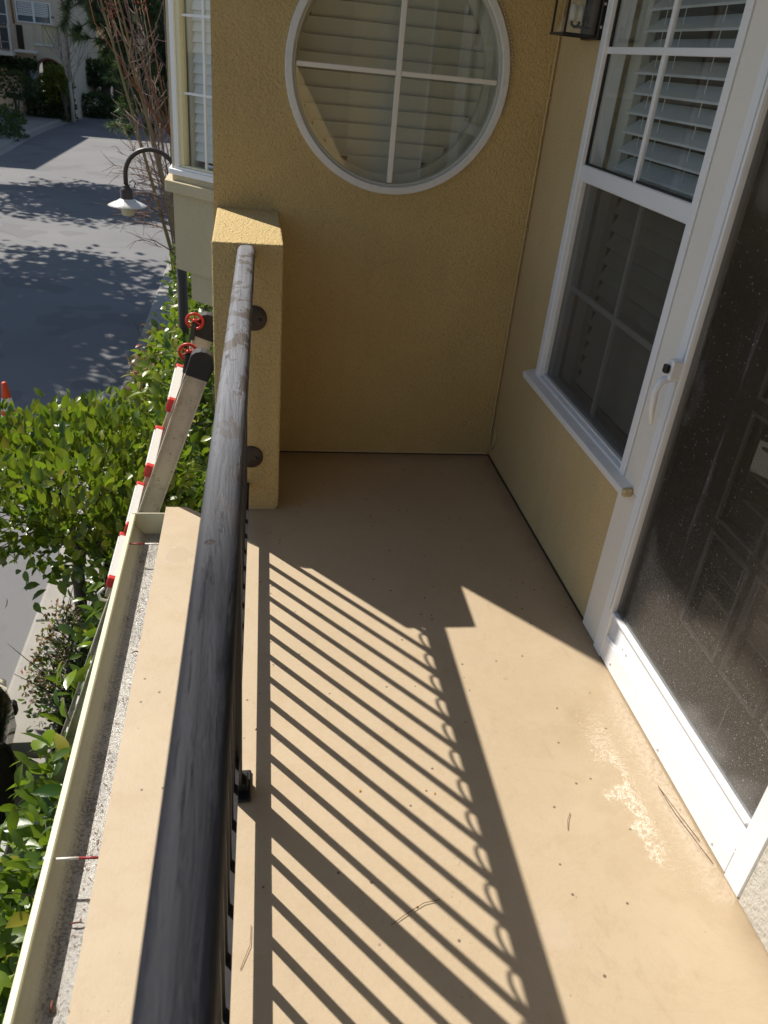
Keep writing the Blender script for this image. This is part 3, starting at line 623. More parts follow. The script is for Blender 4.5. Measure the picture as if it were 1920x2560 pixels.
MB().tube([(.987, 2.755, 1.651), (.987, 2.755, 1.642), (.998, 2.755, 1.636), (1.01, 2.755, 1.642), (1.01, 2.755, 1.651)], .0045, 8).tube([(.998, 2.755, 1.637), (1.05, 2.755, 1.637)], .004, 8).build('candle_arm', 'black', lan)
# conduit in the corner
con = thing('corner_conduit', 'thin painted cable running down the corner behind the lantern', 'cable', (1.055, 3.04, 0))
MB().tube([(1.058, YE-.006, 2.2), (1.056, YE-.006, 1.4), (1.055, YE-.006, .8), (1.056, YE-.006, .3), (1.058, YE-.006, .09), (1.060, YE-.02, .045), (1.060, YE-.05, .05), (1.061, YE-.07, .09), (1.062, YE-.065, .15)], .0042, 8).build('cable', 'stucco_side', con)
for zz in (1.43, .98, .55): MB().box(1.048, 1.064, YE-.013, YE-.001, zz-.004, zz+.004).build('cable_clip', 'stucco_side', con, bevel=.002)

# ------------------------------------------------------------------ RAILING
rail = thing('balcony_railing', 'black metal balcony railing with worn rounded top rail along the ledge', 'railing', (-.03, 1.27, 0))
def rx(y): return -.010+(y-2.552)*.0165
def tilt(u, v, t): return (rx(t)+u, t, v)
prof = [(-.0275, .925), (-.0275, .940), (-.0265, .9465), (-.0235, .952), (-.0195, .9562), (-.0150, .9580), (-.006, .9588), (.006, .9588), (.0150, .9580), (.0195, .9562), (.0235, .952), (.0265, .9465), (.0275, .940), (.0275, .925), (.0235, .921), (-.0235, .921)]
m = MB(); n = len(prof); ys = np.linspace(-3.399, 2.5515, 40); vs = [tilt(u, v, t) for t in ys for u, v in prof]
fs = [(i*n+k, i*n+(k+1) % n, (i+1)*n+(k+1) % n, (i+1)*n+k) for i in range(39) for k in range(n)]+[tuple(range(n)), tuple(39*n+k for k in range(n))]
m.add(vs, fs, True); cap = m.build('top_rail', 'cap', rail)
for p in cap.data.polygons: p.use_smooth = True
MB().prism([(-.013, .100), (.013, .100), (.013, .116), (-.013, .116)], -3.399, 2.5515, tilt).build('bottom_rail', 'black', rail)
post_m = MB().box(-.019, .019, -.019, .019, .0, .921).mesh('post', M['black'], .002)
plate_m = MB().box(-.034, .028, -.046, .046, .0, .008).box(-.021, .021, -.021, .021, .008, .03).mesh('base_plate', M['black'], .003)
for y in (1.27, .0, -1.27, -2.54):
    link('post', post_m, rail, (rx(y), y, .001)); link('base_plate', plate_m, rail, (rx(y)+.012, y, .0005))
bal_m = MB().box(-.0064, .0064, -.0064, .0064, .1165, .9205).mesh('baluster', M['black'])
ring_m = MB().tube([(0, .0345*math.cos(a), .8845+.0345*math.sin(a)) for a in np.linspace(0, 2*math.pi, 25)[:-1]], .0042, 6, closed=True).mesh('ring', M['black'])
k = -30
while 1.27+k*.0925 < 2.53:
    y = 1.27+k*.0925; k += 1
    if min(abs(y-p) for p in (1.27, 0, -1.27)) < .045 or y < -1.5: continue
    link('baluster', bal_m, rail, (rx(y), y, 0))
k = -30
while 1.27+(k+.5)*.0925 < 2.50:
    y = 1.27+(k+.5)*.0925; k += 1
    if y < -1.5: continue
    link('ring', ring_m, rail, (rx(y), y, 0))
for x, z, r in ((.016, .728, .042), (.008, .222, .043)):
    MB().lathe([(0, -.006), (r*.9, -.006), (r, -.002), (r, .0)], (x, 2.551, z), 32, axis='y').build('wall_flange', 'brown_iron', rail)
    MB().lathe([(0, -.006), (.006, -.005), (.008, 0)], (x+.018, 2.545, z-.004), 8, axis='y').build('flange_bolt', 'brown_iron', rail)

# ------------------------------------------------------------------ GUTTER
gut = thing('roof_gutter', 'pale cream rain gutter with wet dirty bottom, fixed along the balcony ledge', 'gutter', (-.36, 1.5, -.1))
gp = [(-.3025, -.030), (-.3025, -.092), (-.376, -.092), (-.383, -.086), (-.389, -.076), (-.400, -.064), (-.406, -.050), (-.4065, -.020)]
m = MB()
for i in range(len(gp)-1):
    (a, b), (c, d) = gp[i], gp[i+1]
    m.add([(a, -4, b), (c, -4, d), (c, 2.53, d), (a, 2.53, b)], [(0, 1, 2, 3)], i > 1)
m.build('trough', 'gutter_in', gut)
go = [(-.3005, -.116), (-.374, -.116), (-.384, -.102), (-.391, -.085), (-.403, -.069), (-.4105, -.051), (-.4195, -.024), (-.4195, -.0105), (-.4165, -.008), (-.4065, -.008), (-.4035, -.011), (-.4035, -.0195), (-.4075, -.0195), (-.4085, -.050), (-.401, -.067), (-.389, -.0835), (-.382, -.101), (-.373, -.1138), (-.3005, -.1138)]
m = MB(); m.prism(go, -4, 2.533, lambda u, v, t: (u, t, v)); m.build('gutter_face', 'cream_yellow', gut)
MB().prism([(-.3005, -.118), (-.375, -.118), (-.392, -.085), (-.412, -.051), (-.4175, -.006), (-.3005, -.006)], 2.5335, 2.5395, lambda u, v, t: (u, t, v)).build('end_cap', 'cream_yellow', gut, bevel=.0015)
for y in (2.353, 1.126, -.1):
    MB().tube([(-.4035, y+.002, -.022), (-.352, y, -.021)], .0030, 8).build('gutter_spike', 'red_dark' if y > 2 else 'cream', gut, label='red painted half of spike' if y > 2 else None)
    MB().tube([(-.352, y, -.021), (-.301, y-.002, -.022)], .0030, 8).build('gutter_spike', 'cream' if y > 2 else 'red_dark', gut)
TW = [(-.345, 1.02, .03, 'curved dead twig just below the nearer gutter spike'), (-.36, .86, .018, 'stubby red-brown seed pod lower in the wet gutter'),
      (-.33, 1.86, .02, 'small brown bark flake midway along the wet gutter'), (-.372, 2.02, .014, 'dark dead twig under the shaded gutter lip'), (-.365, 2.335, .012, 'brown leaf scrap just below the farther red gutter spike')]
for i, (x, y, s, lb) in enumerate(TW):
    a = i*1.7; m = MB(); pts = [(x+s*(t-.5)*math.cos(a), y+s*(t-.5)*math.sin(a)*1.6, -.087+.006*math.sin(t*3)) for t in (0, .35, .7, 1)]
    m.tube(pts, [.0012, .004 if i == 1 else .0022, .003 if i == 1 else .0018, .0008], 6)
    tag(m.build('dead_twig', 'dead_leaf'), lb, 'twig', 'plant litter in the gutter')
m = MB(); rq = np.random.default_rng(77)
for k in range(260):
    x = -.372+.066*rq.random(); y = .6+1.85*rq.random(); a = rq.random()*6.28; l_ = .002+.006*rq.random()**2
    m.add([(x-l_*math.cos(a), y-l_*math.sin(a), -.0905), (x+.0012*math.sin(a), y-.0012*math.cos(a), -.0890), (x+l_*math.cos(a), y+l_*math.sin(a), -.0905), (x-.0012*math.sin(a), y+.0012*math.cos(a), -.0895)], [(0, 1, 2, 3)])
o_ = m.build('gutter_grit', 'dead_leaf', kind='stuff'); tag(o_, 'fine dark grit and needle scraps in the wet gutter bottom', 'litter')

# ------------------------------------------------------------------ bits on the floor
def curvy(name, pts, r, label, cat, mat='needle_dry', group=None):
    m = MB(); m.tube(pts, r*.7, 5); o = m.build(name, mat); tag(o, label, cat, group)
curvy('pine_needle', [(.285, .905, .003), (.32, .925, .004), (.36, .945, .004), (.395, .95, .003)], .0011, 'curved dry pine needle across the widest railing shadow', 'pine needle')
curvy('pine_needle', [(.730, 1.095, .003), (.738, 1.12, .005), (.752, 1.14, .003)], .0010, 'short dry needle alone in the middle of the sunny floor', 'pine needle')
curvy('pine_needle', [(1.005, 1.20, .003), (1.008, 1.12, .006), (1.025, 1.03, .004), (1.035, .98, .003)], .0011, 'longer needle of the pair beside the door foot', 'pine needle')
curvy('pine_needle', [(1.005, 1.20, .004), (1.018, 1.11, .006), (1.033, 1.04, .003)], .0010, 'shorter needle of the pair beside the door foot', 'pine needle')
curvy('pine_needle', [(.008, .93, .003), (.006, .89, .004), (-.006, .86, .003), (-.012, .845, .002)], .0009, 'thin needle at the foot of the railing near the corner', 'pine needle')
for x, y, lb in ((.262, 1.24, 'largest ochre seed husk on the sunny floor between baluster shadows'), (.345, .94, 'ochre seed husk beside the end of the curved pine needle'), (.02, 1.45, 'ochre seed husk on the bright strip by the railing'), (.44, 1.22, 'tiny ochre speck of husk near the ring shadows')):
    m = MB(); n = 9; r = .0042 if x == .262 else .003
    m.add([(x+r*(.7+.5*random.random())*math.cos(2*math.pi*k/n), y+r*(.7+.5*random.random())*math.sin(2*math.pi*k/n), .0015) for k in range(n)]+[(x, y, .0028)], [(k, (k+1) % n, n) for k in range(n)])
    tag(m.build('seed_husk', painted('ochre_husk', (.42, .25, .05), .7, .3)), lb, 'seed husk', 'seed husks on the floor')

# ------------------------------------------------------------------ foliage builders
def leaf_template(L, W, fold=.25, bend=.25, segs=4):
    v = []; f = []
    for i in range(segs+1):
        t = i/segs; wd = W*.5*math.sin(math.pi*min(1, t*.94+.03))**.8; z = -bend*L*t*t
        if i in (0, segs): wd = W*.02
        v += [(-wd, L*t, z+fold*wd), (0, L*t, z), (wd, L*t, z+fold*wd)]
    for i in range(segs):
        a = i*3; f += [(a, a+1, a+4, a+3), (a+1, a+2, a+5, a+4)]
    return np.array(v), f
def leaf_mesh(name, tpl, mat):
    me = bpy.data.meshes.new(name); me.from_pydata([tuple(p) for p in tpl[0]], [], tpl[1]); me.materials.append(mat)
    me.polygons.foreach_set('use_smooth', [True]*len(me.polygons)); return me
def rot_mats(dirs, ups):
    y = dirs/np.linalg.norm(dirs, axis=1)[:, None]; z = ups-y*(ups*y).sum(1)[:, None]; z /= np.linalg.norm(z, axis=1)[:, None]
    x = np.cross(y, z); return np.stack([x, y, z], axis=2)
def join_leaves(name, tpl, pos, mats, scl, mat, parent, kind='stuff', label=None):
    V, F = tpl; n = len(pos); nv = len(V)
    P = np.einsum('nij,vj->nvi', mats, V)*scl[:, None, None]+(pos-np.array(org(parent)))[:, None, :]
    me = bpy.data.meshes.new(name); me.vertices.add(n*nv); me.vertices.foreach_set('co', P.ravel())
    Fa = np.array(F); k = Fa.shape[1]; idx = (Fa[None]+(np.arange(n)*nv)[:, None, None]).reshape(-1, k)
    me.loops.add(idx.size); me.loops.foreach_set('vertex_index', idx.ravel().astype(np.int32))
    me.polygons.add(len(idx)); me.polygons.foreach_set('loop_start', (np.arange(len(idx))*k).astype(np.int32)); me.polygons.foreach_set('loop_total', np.full(len(idx), k, np.int32))
    me.polygons.foreach_set('use_smooth', [True]*len(idx))
    me.update(calc_edges=True)
    at = me.attributes.new('rnd', 'FLOAT', 'POINT'); at.data.foreach_set('value', np.repeat(rng.random(n), nv).astype(np.float32))
    me.materials.append(mat)
    o = bpy.data.objects.new(name, me); COL.objects.link(o); o.parent = parent; o.location = (0, 0, 0); ORG[o.name] = org(parent)
    if kind: o['kind'] = kind
    if label: o['label'] = label
    return o
CM = np.array(look_matrix(R_(30.0705), R_(11.3976), R_(5.9748)))
def in_view(pos, margin=1.03):
    q = (pos-np.array(CAM)) @ CM; d = -q[:, 2]; f = 1951/1280
    return (d > .1) & (np.abs(q[:, 0]/d*f) < .75*margin) & (np.abs(q[:, 1]/d*f) < margin), d
def foliage(parent, tpl, mats_key, pos, dirs, ups, scl, single=0):
    mats = rot_mats(dirs, ups)
    keep = np.zeros(len(pos), bool)
    if single:
        vis, d = in_view(pos); sc_ = np.where(vis, scl/np.maximum(d, .1), -1)
        # leaves at the outside are the ones that show: prefer those nearest the surface
        order = np.argsort(-sc_ - np.where(ups[:, 2] > .3, .002, 0))[:single]; order = order[sc_[order] > 0]; keep[order] = True
        lm = leaf_mesh('leaf', tpl, M[mats_key]); po = np.array(org(parent))
        for i in order:
            o = bpy.data.objects.new('leaf', lm); COL.objects.link(o); o.parent = parent
            mt = Matrix(mats[i].tolist()).to_4x4(); mt = Matrix.Translation((pos[i]-po).tolist()) @ mt @ Matrix.Scale(float(scl[i]), 4); o.matrix_local = mt
    if (~keep).any(): join_leaves('foliage', tpl, pos[~keep], mats[~keep], scl[~keep], M[mats_key], parent)

def shrub(name, label, cat, box, L, W, nleaf, matk, single=0, loc=None, top_bias=.6, bump=.12, group=None, seed=1, shell=.75):
    """leaves through a rounded lumpy volume; stems inside"""
    r = np.random.default_rng(seed)
    x0, x1, y0, y1, z0, z1 = box; c = np.array([(x0+x1)/2, (y0+y1)/2, (z0+z1)/2]); h = np.array([(x1-x0)/2, (y1-y0)/2, (z1-z0)/2])
    t = thing(name, label, cat, loc or (c[0], c[1], z0), group)
    u = r.normal(size=(nleaf, 3)); u /= np.linalg.norm(u, axis=1)[:, None]
    # superellipsoid radius
    p = 4.; rad = 1/((np.abs(u)**p).sum(1))**(1/p)
    lump = 1+bump*(np.sin(u[:, 0]*9+u[:, 2]*5+seed)+np.sin(u[:, 1]*11*h[1]+u[:, 2]*7)+np.sin(u[:, 0]*h[0]*17+u[:, 1]*h[1]*13))/2
    depth = 1-(1-shell)*r.random(nleaf)**1.5*1.6
    q = u*(rad*lump*depth)[:, None]; pos = c+q*h
    pos += r.normal(size=pos.shape)*.03
    out = q/np.maximum(h, .3); out /= np.linalg.norm(out, axis=1)[:, None]
    dirs = out*.8+r.normal(size=pos.shape)*.65+np.array([0, 0, .15]); ups = np.array([0, 0, top_bias])+out*.5+r.normal(size=pos.shape)*.35
    scl = L*(.42+.85*r.random(nleaf))
    foliage(t, leaf_template(1, W), matk, pos, dirs, ups, scl, single)
    st = MB()
    for k in range(14):
        a = Vector((c[0]+(r.random()-.5)*h[0], c[1]+(r.random()-.5)*h[1]*1.5, z0)); b = Vector((c[0]+(r.random()-.5)*h[0]*1.7, c[1]+(r.random()-.5)*h[1]*1.9, z1-.12*(z1-z0)))
        st.tube([a, (a+b)/2+Vector((r.normal()*.05, r.normal()*.05, 0)), b], [.014, .010, .004], 5)
    for k in range(40):
        b = Vector(tuple(c+np.array([(r.random()-.5)*1.5, (r.random()-.5)*1.8, .2+.7*r.random()])*h)); d = Vector((r.normal()*.5-.1, r.normal()*.5, 1)).normalized(); e = b+d*(.18+.25*r.random())
        st.tube([b, b.lerp(e, .5)+Vector((r.normal()*.02, r.normal()*.02, 0)), e], [.005, .0035, .0018], 4)
    st.build('stems', 'bark', t)
    # dark inner mass of twigs and old leaves so that the middle does not show through
    return t

# near hedge beside the house, four plants
shrub('viburnum_shrub', 'large-leaved shrub under the gutter at the near end of the row', 'shrub', (-1.07, -.18, .6, 3.5, G, -1.38), .13, .40, 6000, 'leaf', 300, seed=3, group='shrubs in the bed along the house')
shrub('viburnum_shrub', 'glossy green shrub behind the ladder foot and below the ledge end', 'shrub', (-.95, -.18, 3.3, 5.9, G, -1.32), .11, .44, 6000, 'leaf', 300, seed=4, group='shrubs in the bed along the house')
shrub('viburnum_shrub', 'bright green shrub left of the ladder wheels, between ladder and kerb', 'shrub', (-1.05, -.15, 5.8, 9.6, G, -1.16), .115, .5, 6500, 'leaf_bright', 300, seed=5, group='shrubs in the bed along the house')
shrub('viburnum_shrub', 'farthest shrub of the bed, below the cream bay', 'shrub', (-.98, -.15, 9.5, 14.5, G, -.78), .13, .5, 5500, 'leaf_bright', 200, seed=6, group='shrubs in the bed along the house')
shrub('red_tipped_shrub', 'small shrub with red and orange young leaves at the kerb side of the bed', 'shrub', (-1.24, -.85, 7.0, 9.6, G, -1.50), .08, .55, 2600, 'leaf_red', 120, seed=8)
fl = shrub('flowering_shrub', 'low shrub with pink blossom and coppery tips on the concrete edge', 'shrub', (-1.52, -1.02, 4.2, 5.35, G, -2.45), .045, .5, 2200, 'leaf_dark', 150, seed=9)
rr = np.random.default_rng(5); n = 260; pos = np.stack([-1.30-.26*rr.random(n), 4.25+1.1*rr.random(n), -2.5+.12*rr.random(n)-.1], 1)
join_leaves('blossom', leaf_template(1, .8, 0, 0, 2), pos, rot_mats(rr.normal(size=(n, 3)), rr.normal(size=(n, 3))+[0, 0, 1]), .022+.02*rr.random(n), M['petal'], fl)
n = 200; pos = np.stack([-1.32-.24*rr.random(n), 4.3+1.0*rr.random(n), -2.45+.1*rr.random(n)-.08], 1)
join_leaves('coppery_tips', leaf_template(1, .5, .2, .2, 2), pos, rot_mats(rr.normal(size=(n, 3)), rr.normal(size=(n, 3))+[0, 0, 1]), .035+.02*rr.random(n), M['leaf_red'], fl)

# ---- tree with trunk, limbs and crown
def branches(m, a, d, ln, r, depth, r_, tips, spread=.55, up=.25, nseg=4, kids=3):
    p = Vector(a); pts = [p.copy()]; rs = [r]; d = Vector(d).normalized()
    for i in range(nseg):
        d = (d+Vector((r_.normal()*.12, r_.normal()*.12, r_.normal()*.08+up*.12))).normalized(); p = p+d*(ln/nseg); pts.append(p.copy()); rs.append(r*(1-.5*(i+1)/nseg))
        if depth > 0 and i >= 1:
            for q in range(kids if i == nseg-1 else kids-1):
                dd = (d+Vector((r_.normal(), r_.normal(), r_.normal()*.7+up))*spread).normalized()
                branches(m, p, dd, ln*(.55+.25*r_.random()), rs[-1]*.7, depth-1, r_, tips, spread, up, nseg, kids)
    m.tube(pts, rs, 6 if r > .01 else 4)
    if depth == 0: tips += pts[1:]
r_ = np.random.default_rng(21)
tr = thing('garden_tree', 'small round-crowned broadleaf tree between road and ledge, bare lower trunk', 'tree', (-1.33, 5.35, G))
m = MB(); m.tube([(-1.33, 5.35, G-.05), (-1.34, 5.36, -2.55), (-1.32, 5.33, -2.2), (-1.28, 5.28, -1.98)], [.062, .050, .047, .05], 12); m.build('trunk', 'bark', tr)
tips = []
for k in range(9):
    m = MB(); a = k*2.39; branches(m, (-1.28, 5.28, -2.02), (math.cos(a)*.75, math.sin(a)*.75, .75), .48, .026, 2, r_, tips, .6, .3); m.build('limb', 'bark', tr)
n = 5600; tp = np.array([tuple(t) for t in tips]); c = np.array([-1.25, 5.05, -1.40]); h = np.array([.92, .85, .58])
u = r_.normal(size=(n, 3)); u /= np.linalg.norm(u, axis=1)[:, None]; u[:, 2] = np.where(r_.random(n) < .35, np.abs(u[:, 2]), u[:, 2])
lump = 1+.10*(np.sin(u[:, 0]*7)+np.sin(u[:, 1]*9+1)+np.sin(u[:, 2]*8+2))
pos = c+u*h*(lump*(1-.45*r_.random(n)**1.6))[:, None]+r_.normal(size=(n, 3))*.035
pos = pos[(pos[:, 2] > -1.88+.30*r_.random(len(pos)))]; pos = pos[(pos[:, 2] > -1.45) | (r_.random(len(pos)) < .42)]; n = len(pos); out = (pos-c)/h
hi = np.clip((pos[:, 2]+1.5)/.7, 0, 1)[:, None]
dirs = out*.5+r_.normal(size=(n, 3))*.5+np.array([0, 0, 1.0])*hi; ups = np.array([.0, -.5, .4])*hi+out*.3+r_.normal(size=(n, 3))*.4+np.array([0, 0, .5])*(1-hi)
lo = pos[:, 2] < -1.35
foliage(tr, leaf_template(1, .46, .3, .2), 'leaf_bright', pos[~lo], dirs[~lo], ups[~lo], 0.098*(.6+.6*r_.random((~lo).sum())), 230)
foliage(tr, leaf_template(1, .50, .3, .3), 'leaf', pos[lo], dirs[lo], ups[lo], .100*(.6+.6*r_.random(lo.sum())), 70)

# ---- bare multi-stem shrub beyond the bay
bt = thing('bare_tree', 'leafless multi-stemmed tree with reddish twigs and rusty seed heads beside the bay', 'tree', (-.92, 12, G))
st = MB(); tw = MB(); heads = []
r_ = np.random.default_rng(31)
for k in range(10):
    b = Vector((-.95+r_.normal()*.06, 12+r_.normal()*.12, G)); f1 = Vector((-1.0+r_.normal()*.10, 12+r_.normal()*.3, -1.2))
    top = Vector((-1.15-.95*r_.random()**1.3, 12+r_.normal()*.8, 1.9+1.3*r_.random()))
    md = f1.lerp(top, .5)+Vector((r_.normal()*.06, r_.normal()*.1, 0)); rad = .030 if k < 3 else .013
    pts = [b, f1, f1.lerp(md, .5), md, md.lerp(top, .5)+Vector((r_.normal()*.04, 0, 0)), top]
    (st if k < 4 else tw).tube(pts, [rad*1.2, rad, rad*.8, rad*.6, rad*.45, rad*.25], 6)
    for j in range(7):
        t = .25+.75*r_.random(); i = min(int(t*5), 4); p = pts[i].lerp(pts[i+1], t*5-i)
        dd = Vector((r_.normal()*.6-.25, r_.normal()*.6, .6+.5*r_.random())).normalized(); ln = .3+.45*r_.random(); q1 = p+dd*ln*.5; q2 = p+dd*ln+Vector((r_.normal()*.06, 0, .1))
        tw.tube([p, q1, q2], [.006, .0045, .0025], 4)
        for _ in range(3):
            d3 = (dd+Vector((r_.normal(), r_.normal(), r_.normal()))*.6).normalized(); s_ = p.lerp(q2, .4+.5*r_.random()); tw.tube([s_, s_+d3*.16, s_+d3*.3+Vector((0, 0, .04))], [.0045, .0035, .002], 3)
    if k % 3 == 0: heads.append(top)
st.build('stem', 'bark_olive', bt); tw.build('twigs', 'twig', bt, kind='stuff')
for k in range(16):   # low outreaching twig sprays over the road
    p = Vector((-1.0-.1*r_.random(), 12+r_.normal()*.2, -1.4+1.3*r_.random())); d = Vector((-1, r_.normal()*.4, .05+.45*r_.random())).normalized(); m = MB()
    e = p+d*(.5+.5*r_.random()); m.tube([p, p.lerp(e, .5)+Vector((0, 0, .05)), e], [.010, .007, .003], 4)
    for _ in range(7):
        s_ = p.lerp(e, .25+.7*r_.random()); d3 = (d+Vector((r_.normal(), r_.normal(), r_.normal()))*.7).normalized(); m.tube([s_, s_+d3*.13, s_+d3*.24+Vector((0, 0, r_.normal()*.05))], [.005, .0035, .002], 3)
    m.build('twig_spray', 'twig', bt)
for i, hp in enumerate([(-2.05, 12, 2.25), (-1.72, 12, 1.72), (-1.30, 12, 1.83), (-1.62, 12.1, 2.2)]):
    m = MB()
    for _ in range(36):
        p = Vector(hp)+Vector((r_.normal()*.05, r_.normal()*.05, r_.normal()*.06)); m.lathe([(0, -.012), (.011, -.004), (.010, .006), (0, .013)], p, 5)
    m.tube([Vector(hp), Vector(hp)+Vector((.12, 0, -.7)), Vector((-1.05, 12, .3))], [.005, .007, .009], 4)
    m.build('seed_head', 'seed', bt)

# ---- trees seen at the far side
def pine(name, label, base, top, limbs, seed, needle=.34, dens=190):
    r_ = np.random.default_rng(seed); t = thing(name, label, 'pine tree', base)
    m = MB(); m.tube([base, (base[0], base[1], (base[2]+top)/2), (base[0], base[1], top)], [.32, .24, .12], 10); m.build('trunk', 'bark', t)
    P = []; D = []
    for k, (e, z0) in enumerate(limbs):
        a = Vector((base[0], base[1], z0)); e = Vector(e); m = MB(); mid = a.lerp(e, .5)+Vector((0, 0, .5)); m.tube([a, mid, e], [.09, .06, .02], 6)
        for j in range(20):
            s = .35+.65*r_.random(); p = (a.lerp(mid, s*2) if s < .5 else mid.lerp(e, s*2-1)); d = Vector((r_.normal()*.7, r_.normal()*.7, r_.normal()*.5-.15)); q = p+d.normalized()*(.4+.6*r_.random())
            m.tube([p, q], [.02, .008], 4)
            for _ in range(dens):
                c_ = p.lerp(q, .25+.75*r_.random()); dd = (q-p).normalized()+Vector((r_.normal(), r_.normal(), r_.normal()))*.75; P.append(tuple(c_)); D.append(tuple(dd))
        m.build('limb', 'bark', t)
    P = np.array(P); D = np.array(D); n = len(P)
    V = np.array([(-.05, 0, 0), (.05, 0, 0), (.0, 1, 0), (0, .0, .02)]); F = [(0, 1, 2), (0, 3, 2)]
    join_leaves('needles', (V, F), P, rot_mats(D, r_.normal(size=(n, 3))+[0, 0, .4]), needle*(.7+.5*r_.random(n)), M['needle'], t)
pine('pine_tree', 'dark green pine whose drooping boughs hang in front of the far houses', (-1.7, 30, G), 11,
     [((-5.6, 30, 1.9), 3.2), ((-5.2, 30, 1.5), 2.9), ((-4.9, 30, 1.1), 2.6), ((-4.4, 30, 1.0), 2.4), ((-4.2, 30, 1.9), 3.1), ((-3.6, 29.5, 1.3), 2.5), ((-3.0, 29, 1.7), 2.7),
      ((-4.9, 31, 2.4), 3.6), ((-4.0, 30, .35), 1.8), ((-3.1, 30, .6), 1.9), ((-3.9, 29.5, -.7), .6), ((-3.8, 30, -1.3), .1), ((-3.2, 29, 2.3), 3.3), ((-5.5, 29.5, 2.5), 3.7), ((-2.7, 29.5, 0), 1.2), ((-4.5, 29.5, 1.6), 2.8)], 41)

def deciduous(name, label, base, h, spread, seed, matk='bark_pale', r0=.07, kids=3, depth=3, leaf=None):
    r_ = np.random.default_rng(seed); t = thing(name, label, 'tree', base); m = MB(); b = Vector(base); f = b+Vector((0, 0, h*.42))
    m.tube([b, b.lerp(f, .5)+Vector((.03, 0, 0)), f], [r0, r0*.85, r0*.75], 8); m.build('trunk', matk, t); tips = []
    for k in range(5):
        m = MB(); a = k*1.3+seed; branches(m, f-Vector((0, 0, .1*k)), (math.cos(a)*spread, math.sin(a)*spread, 1), h*.30, r0*.5, depth-1, r_, tips, .45, .5, 3, kids); m.build('limb', matk, t)
    return t, tips
deciduous('bare_tree', 'pale leafless young tree in front of the arched entry', (-8.9, 46.4, G+.1), 4.6, .5, 3, r0=.10)

def mound(name, label, cat, c, h, n, L, matk, seed, trunk=None, group=None):
    r = np.random.default_rng(seed); t = thing(name, label, cat, (c[0], c[1], G+.1), group)
    u = r.normal(size=(n, 3)); u /= np.linalg.norm(u, axis=1)[:, None]; p = 3.; rad = 1/((np.abs(u)**p).sum(1))**(1/p)
    lump = 1+.10*(np.sin(u[:, 0]*9+seed)+np.sin(u[:, 1]*8)+np.sin(u[:, 2]*9))
    pos = np.array(c)+u*np.array(h)*(rad*lump*(1-.35*r.random(n)**2))[:, None]; out = u
    join_leaves('foliage', leaf_template(1, .55, .2, .2, 2), pos, rot_mats(out+r.normal(size=(n, 3))*.7, out*.5+r.normal(size=(n, 3))*.5+[0, 0, .5]), L*(.6+.7*r.random(n)), M[matk], t)
    m = MB(); b = Vector((c[0], c[1], G+.1))
    for k in range(4): m.tube([b+Vector((r.normal()*.05, r.normal()*.05, 0)), Vector(c)+Vector((r.normal()*h[0]*.4, r.normal()*h[1]*.4, 0))], [trunk or .04, .02], 6)
    m.build('trunk' if trunk else 'stems', 'bark', t)
    return t
mound('clipped_hedge', 'low dark box hedge left of the pale bare tree', 'hedge', (-10.3, 48.0, -2.35), (1.05, .7, .52), 2600, .16, 'leaf_dark', 51)
mound('clipped_hedge', 'low dark box hedge right of the pale bare tree', 'hedge', (-8.55, 51.5, -2.35), (1.15, .7, .55), 2600, .16, 'leaf_dark', 52)
mound('clipped_hedge', 'dark hedge at the left edge beside the driveway', 'hedge', (-10.9, 38.8, -2.35), (1.35, 1.6, .62), 3000, .15, 'leaf_dark', 53)
mound('round_bush', 'tall round bush with yellow tips in front of the arch', 'bush', (-9.85, 47.9, -1.35), (.72, .6, .85), 2600, .16, 'leaf_yellow', 54)
t = mound('yellow_bush', 'small sunlit yellow-green bush top beside the arch', 'bush', (-9.35, 47.2, -1.0), (.36, .3, .40), 500, .15, 'leaf_yellow', 55)
mound('small_tree', 'sparse dark young tree before the left garage', 'tree', (-11.6, 46.5, -1.35), (1.0, .8, .55), 900, .18, 'leaf_dark', 56, .05)
mound('small_tree', 'dome-crowned small tree right of the arch on a forked trunk', 'tree', (-8.55, 54, -.80), (1.0, .9, .62), 3000, .17, 'leaf_dark', 57, .08)
mound('dark_shrub', 'black-green shrub in the shade below the dome-crowned tree', 'shrub', (-9.7, 55, -1.4), (.75, .7, .75), 1800, .17, 'leaf_dark', 58)
mound('dark_shrub', 'low dark shrub by the far carport posts', 'shrub', (-7.0, 57.5, -2.1), (1.2, .6, .55), 1500, .17, 'leaf_dark', 59)
mound('dark_shrub', 'dark shrub mass behind the bare stems', 'shrub', (-3.6, 50, -1.6), (2.6, 1.2, 1.0), 3800, .2, 'leaf_dark', 60)

# ------------------------------------------------------------------ far town houses
h1 = thing('town_house', 'beige town house with arch, white windows and a railed balcony, upper left', 'house', (-12, 52, G))
Y = 49.0
m = MB(); m.box(-16, -11.0, Y, 58, -.30, 7).box(-11.0, -9.70, Y, 58, -.05, .52).box(-11.0, -10.52, Y, 58, .52, 1.36).box(-11.0, -9.70, Y, 58, 1.36, 7).box(-9.70, -9.26, Y, 58, G, 7)
